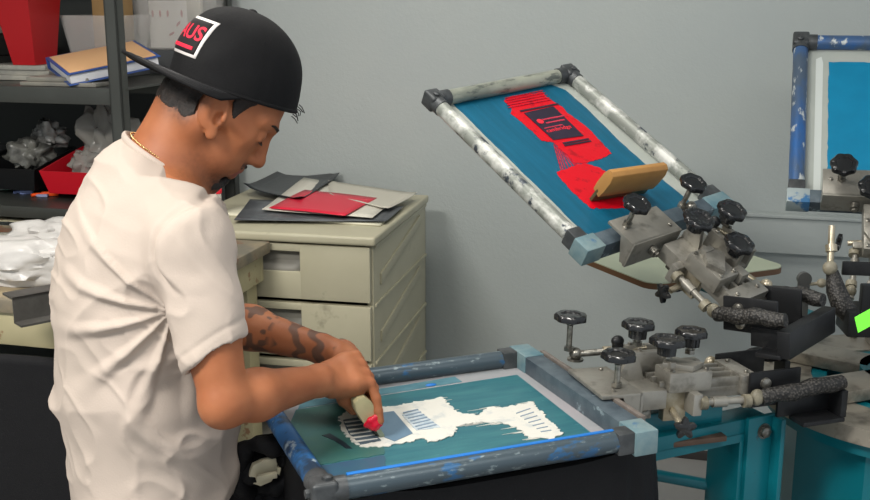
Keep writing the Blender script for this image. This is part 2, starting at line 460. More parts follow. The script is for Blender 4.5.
# things on the bench
def crumple(c, r, name, label, m, cat, amp=.3, n=28, seed=0, freq=2.8, group=None):
    b = MB(); q = bmesh.ops.create_icosphere(b.bm, subdivisions=4, radius=1)
    P = np.array([v.co[:] for v in q['verts']])
    nn = np.abs(vnoise(P*freq*.7+seed*7.3, seed))*1.1+.35*np.abs(vnoise(P*freq*1.6+seed, seed+3))
    for v, k in zip(q['verts'], nn):
        s = 1+amp*(k-.5)
        v.co = V((c[0]+v.co.x*r[0]*s, c[1]+v.co.y*r[1]*s, max(c[2]-r[2]*.82, c[2]+v.co.z*r[2]*s)))
    o = b.build(name, m, None, angle=55); tag(o, label, cat, group); return o
plast = mat('milky plastic film', 'd6d3cf', rough=.28, alpha=.82, bump=.5, bscale=18)
clearp = mat('clear plastic film', 'a3a19a', rough=.15, alpha=.62, bump=.6, bscale=14)
def wl(p): return (WL.x*p, WL.y*p)
p = onz(20, 285, ZB); crumple((p.x, p.y+.03, ZB+.055), (.17, .09, .066), 'plastic_bag', 'crumpled white plastic bag on the workbench beside the man', plast, 'bag', seed=3, amp=.5)
p = onz(50, 250, ZB); crumple((p.x, p.y, ZB+.042), (.10, .10, .05), 'plastic_bag', 'smaller crumpled clear bag behind the white one on the workbench', plast, 'bag', seed=5, amp=.5)
# steel Z-shaped bracket
p = onz(42, 318, ZB)
M = frame((p.x+.06, p.y+.03, ZB+.001), (.75, .66, 0), (0, 0, 1))
steel_d = mat('dull grey steel', '6a6864', '565450', scale=20, soft=.2, rough=.42, metal=.5)
b = MB()
b.box((-.13, -.03, 0), (.13, .012, .005)); b.box((-.13, .008, 0), (.13, .013, .06)); b.box((-.13, .008, .055), (.13, .07, .06))
tag(b.build('metal_bracket', steel_d, M=M), 'bent grey steel Z bracket lying on the bench edge', 'bracket')
sheet([(0, 222), (60, 224), (60, 214), (0, 213)], ZB+.004, 'paper_sheet', 'faded printed sheet at the back of the workbench', mat('stained paper', 'aaa78f', '8a7d63', scale=20, soft=.15, rough=.7, c3='5e4038', scale3=45, thr3=.62), seed=7, amp=.0006)
sheet([(-12, 246), (58, 243), (60, 232), (-10, 233)], ZB+.004, 'paper_sheet', 'ruled grey sheet of print on the workbench', mat('printed sheet', 'b5b3a6', '77766c', scale=60, thr=.55, soft=.05, rough=.7, stretch=(1, 4, 1)), seed=8, amp=.0006)
sheet([(-20, 272), (32, 276), (38, 262), (-14, 258)], ZB+.012, 'paper_sheet', 'cream folded paper partly under the white bag', paper, seed=9, amp=.003)
# red tube cap & small things at the right end of bench
p = onz(217, 222, ZB)
b = MB(); b.lathe([(.016, 0), (.018, .005), (.018, .09), (.016, .1)], M=T(p.x, p.y, ZB)); r = b.build('paint_bottle', mat('pale bottle', 'c9c6bc', rough=.4)); tag(r, 'small pale bottle with a red cap at the end of the bench', 'bottle')
b = MB(); b.lathe([(.019, .095), (.02, .1), (.02, .122), (.017, .127)], M=T(p.x, p.y, ZB), n=20, lobes=10, lobe_amp=.03); b.build('cap', mat('red cap', 'ee3040', rough=.4), r)

# ------------------------------------------------------------------ shelf rack
rackm = mat('dark rack steel', '4c4e4b', '434542', scale=6, soft=.3, rough=.45, metal=.35)
shelfm = mat('shelf steel', '3b3d3a', '4a4c48', scale=5, soft=.3, rough=.4, metal=.3)
s0, s1, dA, dB = -2.35, -.745, .08, .875
u = empty('storage_rack', WM @ T((s0+s1)/2, -(dA+dB)/2, 0), 'dark grey steel storage rack at left behind the man', 'shelf rack')
Lx = (s1-s0)/2; Ly = (dB-dA)/2
for x in (-Lx, Lx-.05):
    for y in (-Ly, Ly-.04):
        b = MB(); b.box((x, y, 0), (x+.042, y+.006, 2.35)); b.box((x if x > 0 else x, y, 0), (x+.006, y+.04, 2.35)); b.box((x+.036, y, 0), (x+.042, y+.04, 2.35))
        b.build('post', rackm, u)
ZS = (.35, 1.0, 1.385, 1.95)
for z in ZS:
    b = MB(); b.box((-Lx+.008, -Ly+.008, z-.006), (Lx-.008, Ly-.002, z))
    b.box((-Lx+.052, -Ly+.004, z-.05 if z > 1 else z-.035), (Lx-.052, -Ly+.01, z+.001), bevel=.001)
    for y in (-.15, .1): b.box((-Lx+.01, y, z-.035), (Lx-.01, y+.03, z-.005))
    b.build('shelf', shelfm, u)
b = MB(); b.box((-Lx+.01, Ly-.012, .98), (Lx-.01, Ly-.008, 1.95)); b.build('back_panel', mat('rack back', '3d403e', rough=.6), u)

# open parts bins
def bin_(s, d, z, w, dep, h, label, m, name='parts_bin', taper=.02, ang=0, grp=None, wall=.004):
    M = WM @ T(s, -d, z+.001) @ Rz(ang)
    b = MB()
    def ring(w, dd, z): return [V((-w/2, -dd/2, z)), V((w/2, -dd/2, z)), V((w/2, dd/2, z)), V((-w/2, dd/2, z))]
    o0 = ring(w-taper*2, dep-taper*2, 0); o1 = ring(w, dep, h); i1 = ring(w-wall*3, dep-wall*3, h); i0 = ring(w-taper*2-wall*2, dep-taper*2-wall*2, wall)
    for q in (0, 1):                               # lower front lip
        o1[q].z = h*.62; i1[q].z = h*.62
    R = [[b.bm.verts.new(p) for p in r] for r in (o0, o1, i1, i0)]
    for a in range(3):
        for k in range(4): b.bm.faces.new((R[a][k], R[a][(k+1) % 4], R[a+1][(k+1) % 4], R[a+1][k]))
    b.bm.faces.new(R[0][::-1]); b.bm.faces.new(R[3])
    b._fin(list(b.bm.verts), None, bevel=.0015, seg=1)
    o = b.build(name, m, M=M); return tag(o, label, 'bin', grp)
redp = mat('red plastic', 'd0182a', rough=.38)
blkp = mat('black plastic', '1b1c1e', rough=.4)
Z1 = ZS[1]
bin_(-1.03, .62, Z1+.02, .25, .26, .125, 'open red parts bin full of clear plastic bags', redp, ang=0)
bin_(-1.30, .60, Z1+.02, .22, .25, .12, 'black parts bin left of the red bin on the lower shelf', blkp)
bin_(-1.54, .58, Z1+.02, .2, .25, .12, 'black parts bin at the far left of the lower shelf', blkp)
def wp3(s, d, z): p = WP(s, d, z); return (p.x, p.y, p.z)
crumple(wp3(-1.0, .57, Z1+.16), (.095, .08, .15), 'plastic_bag', 'tall clear crumpled plastic bag standing in the red bin', clearp, 'bag', seed=11, amp=.6)
crumple(wp3(-1.03, .66, Z1+.11), (.06, .05, .055), 'plastic_bag', 'small clear plastic bag at the front of the red bin', clearp, 'bag', seed=13, amp=.6)
crumple(wp3(-1.25, .55, Z1+.19), (.06, .05, .055), 'plastic_bag', 'silvery crumpled bag on top of the black bin', mat('silver film', 'a8a8a4', '4a4a48', scale=14, soft=.1, rough=.25), 'bag', seed=15, amp=.7)
crumple(wp3(-1.27, .63, Z1+.13), (.07, .05, .06), 'plastic_bag', 'grey crumpled bag in the black bin beside the red bin', mat('grey film bag', '75756f', '3c3c3a', scale=16, soft=.1, rough=.3), 'bag', seed=17, amp=.7)
crumple(wp3(-1.50, .62, Z1+.13), (.075, .06, .07), 'black_bag', 'black crumpled plastic in the far left bin', mat('black film', '101113', rough=.3), 'bag', seed=19, amp=.6)
b = MB(); b.box((-.07, -.01, 0), (.07, .01, .14), bevel=.008); b.box((-.055, -.012, .015), (.055, .012, .125), bevel=.006)
tag(b.build('white_tray', mat('off white plastic', 'c9c6ba', rough=.4), M=WM @ T(-.83, -.58, Z1+.03) @ Rz(-6) @ Rx(-14)), 'off white plastic tray standing beside the red bin', 'tray')
# small odds on the lower shelf
def odd(px, py, name, label, m, cat, size=(.02, .012, .008), ang=20):
    p = onz(px, py, Z1); b = MB(); b.box((-size[0], -size[1], .0005), (size[0], size[1], size[2]*2), bevel=size[2]*.6)
    b.tube([(-size[0]*.9, 0, size[2]), (-size[0]*1.5, size[1]*.6, size[2]*.9), (-size[0]*2.1, size[1]*.2, size[2]*.8)], size[2]*.7)
    tag(b.build(name, m, M=T(p.x, p.y, Z1) @ Rz(ang)), label, cat)
odd(50, 196, 'orange_clip', 'bright orange plastic clip on the dark shelf under the red bin', mat('orange plastic', 'ff5a1e', rough=.4), 'clip', (.028, .010, .008), 25)
odd(27, 194, 'blue_clip', 'small pale blue clip on the dark shelf', mat('pale blue plastic', '7f8fc0', rough=.4), 'clip', (.022, .012, .007), 5)
odd(43, 197, 'pale_clip', 'pale lavender clip beside the orange clip', mat('lavender plastic', '9aa0c4', rough=.4), 'clip', (.018, .008, .005), 0)
odd(5, 190, 'green_tin', 'green and white tin at the left end of the dark shelf', mat('green white', '6f9c88', 'd0d4cc', scale=40, soft=.1, rough=.4), 'tin', (.035, .03, .03), 10)

# top shelf
Z2 = ZS[2]
# tall red bin
def tapered(M, w0, d0, w1, d1, h, m, name, wall=.004, skew=0):
    b = MB()
    def ring(w, d, z, sk): return [b.bm.verts.new((-w/2+sk, -d/2, z)), b.bm.verts.new((w/2+sk, -d/2, z)), b.bm.verts.new((w/2+sk, d/2, z)), b.bm.verts.new((-w/2+sk, d/2, z))]
    Rg = [ring(w0, d0, 0, 0), ring(w1, d1, h, skew), ring(w1-2*wall, d1-2*wall, h, skew), ring(w0-2*wall, d0-2*wall, wall, 0)]
    for a in range(3):
        for k in range(4): b.bm.faces.new((Rg[a][k], Rg[a][(k+1) % 4], Rg[a+1][(k+1) % 4], Rg[a+1][k]))
    b.bm.faces.new(Rg[0][::-1]); b.bm.faces.new(Rg[3]); b._fin(list(b.bm.verts), None, bevel=.003, seg=2)
    return b.build(name, m, M=M)
o = tapered(WM @ T(-1.24, -.60, Z2+.052), .085, .12, .15, .2, .28, mat('deep red plastic', 'b01018', rough=.45), 'red_bin', skew=-.015)
tag(o, 'tall tapered red plastic bin standing on the top shelf', 'bin')
b = MB(); b.box((-.12, -.07, 0), (.12, .07, .016), bevel=.002); b.box((-.11, -.065, .0165), (.12, .07, .033), bevel=.003); b.box((-.12, -.07, .0335), (.11, .068, .049), bevel=.003)
tag(b.build('paper_stack', mat('grey papers', '8d8c86', 'a9a69c', scale=9, soft=.1, rough=.6), M=WM @ T(-1.265, -.60, Z2+.002)), 'stack of grey papers under the tall red bin', 'paper stack')
clearbin = mat('clear bin plastic', 'e2dfda', rough=.12, alpha=.30)
o = tapered(WM @ T(-1.09, -.38, Z2+.061), .18, .18, .23, .22, .15, clearbin, 'clear_bin'); tag(o, 'clear plastic bin holding a cardboard box on the top shelf', 'bin')
b = MB(); b.box((-.05, -.05, 0), (.05, .05, .26), bevel=.002); tag(b.build('cardboard_box', mat('cardboard', 'a5875a', '98784c', scale=6, soft=.2, rough=.7), M=WM @ T(-1.065, -.38, Z2+.067)), 'brown cardboard box standing in the clear bin', 'box')
b = MB(); b.box((-.10, -.10, 0), (.10, .10, .058), bevel=.003); tag(b.build('shelf_box', mat('dark grey box', '56585a', rough=.5), M=WM @ T(-1.09, -.38, Z2+.001)), 'small dark grey box under the clear bin with cardboard', 'box')
b = MB(); b.box((-.13, -.085, 0), (.13, .085, .085), bevel=.003); tag(b.build('shelf_box', mat('grey box', '4c4e50', rough=.5), M=WM @ T(-.92, -.19, Z2+.001)), 'grey box at the back of the shelf under the clear bin of cards', 'box')
o = tapered(WM @ T(-.905, -.20, Z2+.088), .24, .14, .29, .18, .22, clearbin, 'clear_bin'); tag(o, 'clear plastic bin holding white cards behind the black cap', 'bin')
# white cards with red drops
r = empty('card_sheet', WM @ T(-.92, -.255, Z2+.094), 'white card with small red marks inside the clear bin', 'card')
b = MB(); b.box((-.075, -.001, 0), (.075, .001, .165), bevel=.0005); b.build('card', mat('white card', 'd9d6d0', rough=.6), r)
for (x, z, a) in ((-.06, .12, 0), (-.03, .12, 0), (.0, .12, 4), (.055, .12, -4), (.04, .085, 40), (.012, .05, 60)):
    b = MB(); b.lathe([(.0005, -.0006), (.0042, -.0005), (.0042, .0005), (.0005, .0006)], M=T(x, -.002, z) @ Ry(a) @ Matrix.Diagonal((1, 1, 3, 1)) @ Rx(90), n=12); b.build('red_mark', mat('dark red print', 'a01830', rough=.5), r)
b = MB(); b.box((-.05, -.012, 0), (.05, .012, .18), bevel=.002); tag(b.build('envelope_stack', mat('cream card', 'b9b5a4', 'aeaa98', scale=10, soft=.2, rough=.7), M=WM @ T(-.87, -.19, Z2+.094)), 'upright stack of cream cards inside the clear bin behind the cap', 'card')
# ring binder
MBn = frame(WP(-.80, .68, Z2+.058), tuple(WL*.72+WN*.69), (0, 0, 1)) @ Rx(0)
tilt = Matrix.Rotation(math.radians(13), 4, WL)
MBn = Matrix.Translation(WP(-.93, .68, Z2+.078)) @ tilt @ Rz(-58)
r = empty('ring_binder', MBn, 'blue ring binder with papers and a tan sheet on the top shelf', 'binder')
bl = mat('blue binder', '33508f', rough=.4)
b = MB(); b.box((-.13, -.15, -.03), (.13, .15, -.027), bevel=.001); b.box((-.13, -.15, .004), (.13, .15, .007), bevel=.001); b.box((-.133, -.15, -.03), (-.129, .15, .007), bevel=.001); b.build('cover', bl, r)
b = MB(); b.box((-.12, -.142, -.026), (.122, .142, .001), bevel=.002); b.build('pages', mat('white pages', 'd8d8da', rough=.7), r)
b = MB(); b.box((-.12, -.14, .0072), (.118, .138, .0095), bevel=.0008); b.build('tan_sheet', mat('tan paper', 'd6a97c', rough=.7), r)
b = MB(); b.box((-.07, -.10, 0), (.2, .09, .012), bevel=.002); b.box((-.06, -.08, .0125), (.16, .05, .026), bevel=.003); tag(b.build('folder_stack', mat('grey folders', '77756f', '8b887e', scale=7, soft=.1, rough=.5), M=WM @ T(-1.06, -.745, Z2+.001)), 'flat grey folders lying under the ring binder', 'folder')
b = MB(); b.box((-.16, -.13, 0), (.16, .13, .018), bevel=.004)
tag(b.build('white_tray', mat('greenish white tray', 'a9ab9c', rough=.5), M=WM @ T(-1.57, -.45, Z2+.15)), 'pale tray on the stacked cartons at top left', 'tray')
for k, lb in enumerate(('lower dark carton under the pale tray at top left', 'upper dark carton under the pale tray at top left')):
    b = MB(); b.box((-.17, -.14, 0), (.17, .14, .07), bevel=.003); tag(b.build('carton', mat('dark carton', '2d2e2d', '3b3b38', scale=5, soft=.2, rough=.6), M=WM @ T(-1.57, -.45, Z2+.003+.073*k)), lb, 'box')
# ------------------------------------------------------------------ screens
tubeblue = mat('roller tube blue grey', '48555d', '35618a', scale=34, thr=.64, soft=.03, rough=.34, metal=.25, c3='808e92', scale3=90, thr3=.62, soft3=.04, stretch=(.45, 1, 1), bump=.15, bscale=50)
tubesil = mat('roller tube worn', '8b8f88', 'c9cac4', scale=14, thr=.52, soft=.06, rough=.4, metal=.2, c3='3e454e', scale3=24, thr3=.60, soft3=.03, bump=.2, bscale=60)
tubesil2 = mat('roller tube grey', '84897e', 'a3a698', scale=22, thr=.5, soft=.1, rough=.4, metal=.25, c3='5f645e', scale3=50, thr3=.6, soft3=.04, stretch=(1, .3, 1))
tubeb3 = mat('roller tube blue', '4f5f72', '2f62a0', scale=9, thr=.5, soft=.1, rough=.4, metal=.2, c3='c0c5c4', scale3=42, thr3=.6, soft3=.03, stretch=(.4, 1, 1))
barm = mat('square bar light', '5f818c', '869a9c', scale=18, thr=.5, soft=.15, rough=.4, metal=.2, c3='3a6d9a', scale3=20, thr3=.66, soft3=.03)
bargrey = mat('square bar dark', '46525c', '5f6c74', scale=20, thr=.5, soft=.15, rough=.4, metal=.3, c3='8d9da4', scale3=35, thr3=.62, soft3=.03)
cornm = mat('corner casting', '55585a', '45484a', scale=30, soft=.1, rough=.42, metal=.4)
meshm = mat('screen fabric', '8e9691', 'a0a6a2', scale=5, soft=.25, rough=.5, bump=.05, bscale=300)
meshl = mat('screen fabric light', 'aeb3ac', '9da39d', scale=5, soft=.25, rough=.5)
def emat(n, a, b, s=(1, 1, 1), c3=None, rough=.38): return mat(n, a, b, scale=9, thr=.55, soft=.2, rough=rough, stretch=s, c3=c3, scale3=40, thr3=.7, soft3=.03)
teal_a = emat('emulsion teal lower', '265f6b', '3a7378', (1, 5, 1), '568a8e')
teal_b = emat('emulsion teal upper', '0c5670', '116280', (.6, 6, 1), '3b8496')
teal_c = emat('emulsion blue right', '0579a0', '0a83ac', (1, 1, 1))
redink = mat('red ink', 'd00a1e', 'a80818', scale=30, thr=.62, soft=.05, rough=.3, bump=.3, bscale=90)
redthin = mat('red ink thin', '8c1530', 'd01830', scale=60, thr=.5, soft=.1, rough=.35, stretch=(1, 3, 1))
whiteink = mat('white ink', 'd6d4cb', 'c0c3c0', scale=40, thr=.6, soft=.08, rough=.3, bump=.5, bscale=90)

def screen(M, W, H, label, sm, em, ct, mdrop=.035, r=.019, end=tubesil2, side=tubesil, mesh=meshm, emul=None, tape=None, bar=barm):
    """M: origin at the centre of the frame top, x towards the press centre, y along the clamp edge, z up out of the screen"""
    u = empty('printing_screen', M, label, 'printing screen')
    for sy in (-1, 1):
        y = sy*(H/2-r)
        b = MB(); b.tube([(-W/2+.05, y, -r), (W/2-.05, y, -r)], r, n=24)
        b.build('side_tube', side, u)
        b = MB(); b.box((W/2-.075, y-r*1.02, -2*r-.001), (W/2-.03, y+r*1.02, .001), bevel=.004); b.build('tube_end', cornm, u)
        # far corner casting: two short collars and a lug with a bolt
        b = MB()
        b.tube([(-W/2+.02, y, -r), (-W/2+.055, y, -r)], r*1.12, n=20)
        b.tube([(-W/2+r, y-sy*.0, -r), (-W/2+r, y-sy*.045, -r)], r*1.12, n=20)
        b.box((-W/2-.004, y-r*1.1, -2*r-.002), (-W/2+2.1*r, y+r*1.1, .002), bevel=.008, seg=3)
        b.lathe([(.009, 0), (.009, .006), (.006, .008)], M=T(-W/2+r*1.3, y+sy*.002, .001), n=6)
        b.lathe([(.008, 0), (.008, .008)], M=T(-W/2-.003, y, -r) @ Ry(-90), n=6)
        b.build('corner_casting', cornm, u)
    b = MB(); b.tube([(-W/2+r, -H/2+.04, -r), (-W/2+r, H/2-.04, -r)], r, n=24); b.build('end_tube', end, u)
    b = MB(); b.box((W/2-.042, -H/2+.0, -.042), (W/2, H/2, 0), bevel=.0025)
    b.build('clamp_bar', bargrey, u)
    for sy in (-1, 1):
        b = MB(); y0, y1 = (-H/2-.004, -H/2+.055) if sy < 0 else (H/2-.075, H/2+.004)
        b.box((W/2-.044, y0, -.0435), (W/2+.002, y1, .002), bevel=.003); b.build('bar_sleeve', bar, u)
    b = MB(); b.box((-W/2+.03, -H/2+.03, -mdrop-.0012), (W/2-.03, H/2-.03, -mdrop)); me = b.build('mesh', mesh, u, smooth=False)
    return u
def flat(u, poly, z, name, m, label=None, th=.0008, jg=None):
    if jg: poly = jag(poly, *jg)
    b = MB(); b.prism(poly, z, z+th); o = b.build(name, m, u, smooth=False)
    if label: o['label'] = label
    return o
def pl(M, z, pts, k=1, o=(0, 0)): return [tuple(onplane(p[0]/k+o[0], p[1]/k+o[1], M, z)[:2]) for p in pts]

# --- lower screen being printed
ZS1 = .92; A1 = math.radians(21.5)
M1 = frame((.008, 1.90, ZS1), (math.cos(A1), math.sin(A1), 0), (0, 0, 1))
s1 = screen(M1, .62, .51, 'horizontal screen with white ink that the man is printing through', meshm, teal_a, None, side=tubeblue, end=mat('roller tube bright blue', '2a6298', '26384c', scale=18, thr=.5, soft=.06, rough=.4, metal=.2, c3='9fb0ba', scale3=26, thr3=.64, soft3=.03), mesh=mat('screen fabric pink grey', '8c9294', 'a09a9e', scale=6, soft=.2, rough=.5))
z = -.035
flat(s1, pl(M1, z, [(517,375),(600,440),(345,484),(318,484),(288,428),(296,410),(381,396)]), z, 'emulsion', teal_a)
flat(s1, pl(M1, z, [(290,426),(296,411),(381,397),(386,430),(384,455),(316,466)]), z+.0008, 'emulsion_residue', emat('emulsion greenish', '38635a', '2f5e60', (2, 2, 1), '6c8c7c'), jg=(.002, .01))
flat(s1, pl(M1, z, [(316,467),(384,456),(388,474),(330,486),(322,482)]), z+.0008, 'emulsion_residue', emat('emulsion slate', '36506a', '2e5668', (2, 2, 1), '6c8c9c'), jg=(.002, .01))
b = MB(); b.box((-.25, -.232, -.004), (.25, -.223, .0008), bevel=.001); b.build('blue_tape', mat('blue tape', '1d72c4', rough=.4), s1)
flat(s1, pl(M1, z, [(300,402),(455,377),(462,382),(381,395),(298,409)]), z, 'tape_strip', mat('teal tape', '44707e', '5c8590', scale=20, soft=.2, rough=.45), jg=(.001, .01))
Z6 = (3.48, (330, 380))
wi = [(30,130),(60,110),(130,100),(210,95),(300,78),(390,62),(400,75),(440,110),(460,120),(520,125),(545,100),(570,95),(600,100),(650,90),(700,78),(715,90),(760,140),(810,190),(770,210),(735,203),(690,205),(670,180),(640,165),(600,150),(570,150),(520,150),(480,155),(440,165),(430,195),(400,205),(340,220),(330,205),(260,220),(180,235),(110,235),(70,210),(40,170)]
ink = flat(s1, pl(M1, z+.001, wi, *Z6), z+.0016, 'white_ink', whiteink, 'thick white ink smeared across the stencil', th=.0016, jg=(.004, .0045))
wz = z+.0033
lw = pl(M1, z+.001, wi, *Z6)
for k in range(46):                    # brushed-out streaks along the squeegee's path
    a = lw[random.choice((4, 5, 6, 7, 8, 9, 10, 11, 12, 13, 14, 18, 19, 20, 21, 22, 23, 24, 25, 26, 27, 28, 29, 30, 31))]
    x = a[0]+random.uniform(-.012, .012); y = a[1]+random.uniform(-.006, .006); L_ = random.uniform(.012, .035); w_ = random.uniform(.0006, .0018)
    flat(s1, [(x-L_, y), (x, y-w_), (x+L_*.7, y+.0005), (x, y+w_)], z+.0012, 'ink_streak', whiteink)
flat(s1, pl(M1, wz, [(45,140),(112,128),(178,212),(105,225),(62,182)], *Z6), wz, 'stripe_window', mat('dark slate stencil', '3e4c58', '56656e', scale=20, thr=.5, soft=.1, rough=.4), jg=(.001, .006))
for k in range(6):
    t = k/6+.05
    a = (48+18*t*2.2, 142+t*82); c = (118+62*t, 136+78*t)
    flat(s1, pl(M1, wz, [a, (c[0]-6-3*(k%2), c[1]), (c[0]-5, c[1]+1.5), (a[0]+2, a[1]+5)], *Z6), wz+.0008, 'white_stripe', whiteink)
flat(s1, pl(M1, wz, [(140,120),(222,109),(288,186),(225,214),(190,200)], *Z6), wz, 'stencil_window', mat('slate blue stencil', '647f94', '5a7488', scale=10, soft=.2, rough=.38))
flat(s1, pl(M1, wz, [(250,122),(305,106),(385,165),(300,176)], *Z6), wz, 'stencil_print', mat('stencil print', '9fb0bc', 'c5ccd0', scale=50, thr=.5, soft=.08, rough=.4, stretch=(1, 4, 1)), jg=(.001, .006))
for k in range(7):                     # fine lines of the printed picture
    t = (k+.5)/7
    a = (235+60*t+14, 112+66*t-2); c = (300+75*t, 98+62*t)
    flat(s1, pl(M1, wz, [a, c, (c[0]+2, c[1]+3), (a[0]+2, a[1]+3)], *Z6), wz+.0009, 'stencil_line', mat('slate line', '8093a4', rough=.4))
for k in range(7):
    t = (k+.5)/7
    a = (640+100*t, 110+75*t); c = (690+85*t, 92+88*t)
    flat(s1, pl(M1, wz, [a, c, (c[0]+2, c[1]+2), (a[0]+2, a[1]+2)], *Z6), wz, 'stencil_line', mat('slate line', '8093a4', rough=.4))
flat(s1, pl(M1, z, [(545,155),(560,148),(600,158),(592,162)], 4.55*1.0, (230, 375)), z+.0009, 'dark_smear', mat('dark smear', '1f2a33', rough=.4))
flat(s1, pl(M1, z+.0009, [(322,436),(330,434),(345,443),(352,449),(346,449),(334,441)]), z+.0017, 'dark_smear', mat('dark smear', '1f2a33', rough=.4))
b = MB(); p = onplane(431, 385, M1, z+.0016); b.ball((p.x, p.y, z+.0016), (.012, .006, .003)); b.build('blue_dab', mat('blue tape', '1d72c4'), s1)

# --- raised screen with red ink
P = [(-.024, 2.675, -.23), (.332, 2.273, -.54), (.729, 2.59, -.493), (.373, 2.991, -.183)]
P = [V(p)+V((0, 0, CAMZ)) for p in P]
c2 = sum(P, V())/4; x2 = ((P[1]+P[2])-(P[0]+P[3])); y2 = (P[3]+P[2])-(P[0]+P[1])
M2 = frame(c2, x2, x2.cross(y2))
s2 = screen(M2, .62, .51, 'raised tilted screen with a red ink print at the centre of the press', None, None, None, side=tubesil, end=tubesil2, mesh=meshl)
em2 = pl(M2, z, [(452,103),(546,83),(565,90),(586,108),(619,141),(665,182),(690,202),(602,240),(583,232)])
flat(s2, em2, z, 'emulsion', teal_b, jg=(.0012, .02))
K2 = (3.85, (500, 85))
flat(s2, pl(M2, z+.001, [(15,60),(40,45),(165,28),(175,45),(215,70),(240,85),(260,110),(330,160),(370,200),(430,265),(390,285),(325,300),(290,300),(250,262),(205,222),(160,215),(130,185),(90,150),(40,110),(45,90)], *K2), z+.0012, 'red_ink', redink, 'glossy red ink around the dark stencil', jg=(.0022, .007))
flat(s2, pl(M2, z+.001, [(218,335),(300,305),(330,302),(385,320),(420,345),(460,375),(520,440),(480,475),(350,475),(300,430),(240,370)], *K2), z+.0012, 'red_ink', redink, jg=(.003, .007))
for k in range(14):                    # thin red streaks between the two ink pools
    t = k/13; a = (205+95*t, 228+70*t); c = (235+150*t, 335-12*t+10*math.sin(k))
    flat(s2, pl(M2, z+.001, [a, (a[0]+4, a[1]), (c[0]+4, c[1]), c], *K2), z+.001, 'ink_streak', redthin)
for k in range(5):
    a = (18+3*k, 52+9*k)
    flat(s2, pl(M2, z+.001, [a, (165+8*k, 22+9*k), (165+8*k, 24+9*k), (a[0], a[1]+3)], *K2), z+.0028, 'ink_streak', redthin)
dkst = mat('dark plum stencil', '24202e', '302538', scale=12, soft=.2, rough=.4)
flat(s2, pl(M2, z+.003, [(92,108),(205,82),(322,196),(205,212)], *K2), z+.003, 'stencil_window', dkst)
for (a, c) in (((76, 98), (222, 70)), ((240, 222), (340, 205)), ((246, 230), (348, 213))):
    flat(s2, pl(M2, z+.003, [a, c, (c[0]+4, c[1]+5), (a[0]+4, a[1]+6)], *K2), z+.003, 'stencil_line', dkst)
txt = mat('red print faint', 'c0344a', rough=.4)
# printed wording inside the dark stencil: a round mark, two small lines and a heading
def onscr(px, py): q = onplane(K2[1][0]+px/K2[0], K2[1][1]+py/K2[0], M2, z+.004); return q
q = onscr(155, 140); b = MB(); b.lathe([(.0005, 0), (.0095, 0), (.0095, .0006), (.0005, .0006)], M=T(q.x, q.y, z+.004), n=20); b.build('round_mark', mat('red mark', 'ee2a3c', rough=.4), s2)
q0 = onscr(168, 135); q1 = onscr(255, 118); ta = math.atan2(q1.y-q0.y, q1.x-q0.x)
def word(s, px, py, size, m=txt, sx=1):
    q = onscr(px, py); textmesh(s, size, T(q.x, q.y, z+.004) @ Matrix.Rotation(ta, 4, 'Z'), 'print_text', m, s2, sx=sx)
def smudge(px, py, w, h):               # a line of print too small to read: uneven little marks
    q = onscr(px, py); Mw = T(q.x, q.y, z+.004) @ Matrix.Rotation(ta, 4, 'Z'); b = MB(); x = -w/2
    while x < w/2:
        d = random.uniform(.0025, .006); b.box((x, -h/2*random.uniform(.6, 1), 0), (x+d, h/2*random.uniform(.6, 1), .0006), M=Mw); x += d-.0001
    b.build('print_line', txt, s2, smooth=False)
smudge(205, 126, .075, .006); smudge(212, 140, .062, .006); smudge(205, 160, .062, .004)
word('cambridge', 226, 168, .0195, mat('red mark', 'ee2a3c'), sx=1.05)

# --- third screen at right
bc = atY(874, 212, 2.72)
x3 = V((-.24*1.25, -.62, -.5)).normalized()
A3 = math.radians(-106)
tl = math.radians(43)
x3 = V((math.cos(A3)*math.cos(tl), math.sin(A3)*math.cos(tl), -math.sin(tl)))
y3 = V((-math.sin(A3), math.cos(A3), 0))
TLc = atY(788, 201, 2.80)              # lower left corner
c3 = TLc+y3*.255-x3*.31
M3 = frame(c3, x3, x3.cross(y3))
s3 = screen(M3, .62, .51, 'raised screen with blue emulsion at the right side of the picture', None, None, None, side=tubeb3, end=tubeb3, mesh=meshl, r=.021, bar=mat('bar sleeve right', '9aa6a8', '3d6f9c', scale=18, thr=.6, soft=.03, rough=.4))
flat(s3, [(-.225, -.155), (.2, -.155), (.27, -.12), (.27, .2), (-.225, .2)], z, 'emulsion', teal_c, jg=(.0015, .015))
flat(s3, [(.14, .0), (.2, -.1), (.27, -.12), (.27, .1), (.16, .1)], z+.0008, 'white_ink', whiteink, jg=(.006, .01))
flat(s3, [(-.245, -.175), (-.235, -.19), (.25, -.19), (.25, -.172), (-.22, -.17)], z, 'pale_tape', mat('pale tape', 'c6ccc8', rough=.5))

# ------------------------------------------------------------------ the press
tealp = mat('teal machine paint', '086470', '0a6e7a', scale=4, soft=.3, rough=.34, c3='23505a', scale3=25, thr3=.7, soft3=.02, bump=.08, bscale=60)
alum = mat('cast aluminium', 'a8a59c', '88857d', scale=9, thr=.5, soft=.2, rough=.38, metal=.55, c3='77746c', scale3=28, thr3=.62, soft3=.08, bump=.12, bscale=90)
alud = mat('machined flange', 'a39d90', '8c867c', scale=6, thr=.5, soft=.2, rough=.35, metal=.4, c3='6c675e', scale3=18, thr3=.6, soft3=.08)
brass = mat('worn brass', '9b917a', 'b5ac98', scale=30, soft=.1, rough=.3, metal=.5)
white_n = mat('worn nylon', '8f8977', '6c6758', scale=30, soft=.1, rough=.45)
blk = mat('black bakelite', '17181a', '2a2b2c', scale=12, thr=.6, soft=.1, rough=.25, coat=.3)
blkst = mat('black painted steel', '1d1e20', '2c2d2e', scale=14, thr=.6, soft=.08, rough=.42, metal=.2)
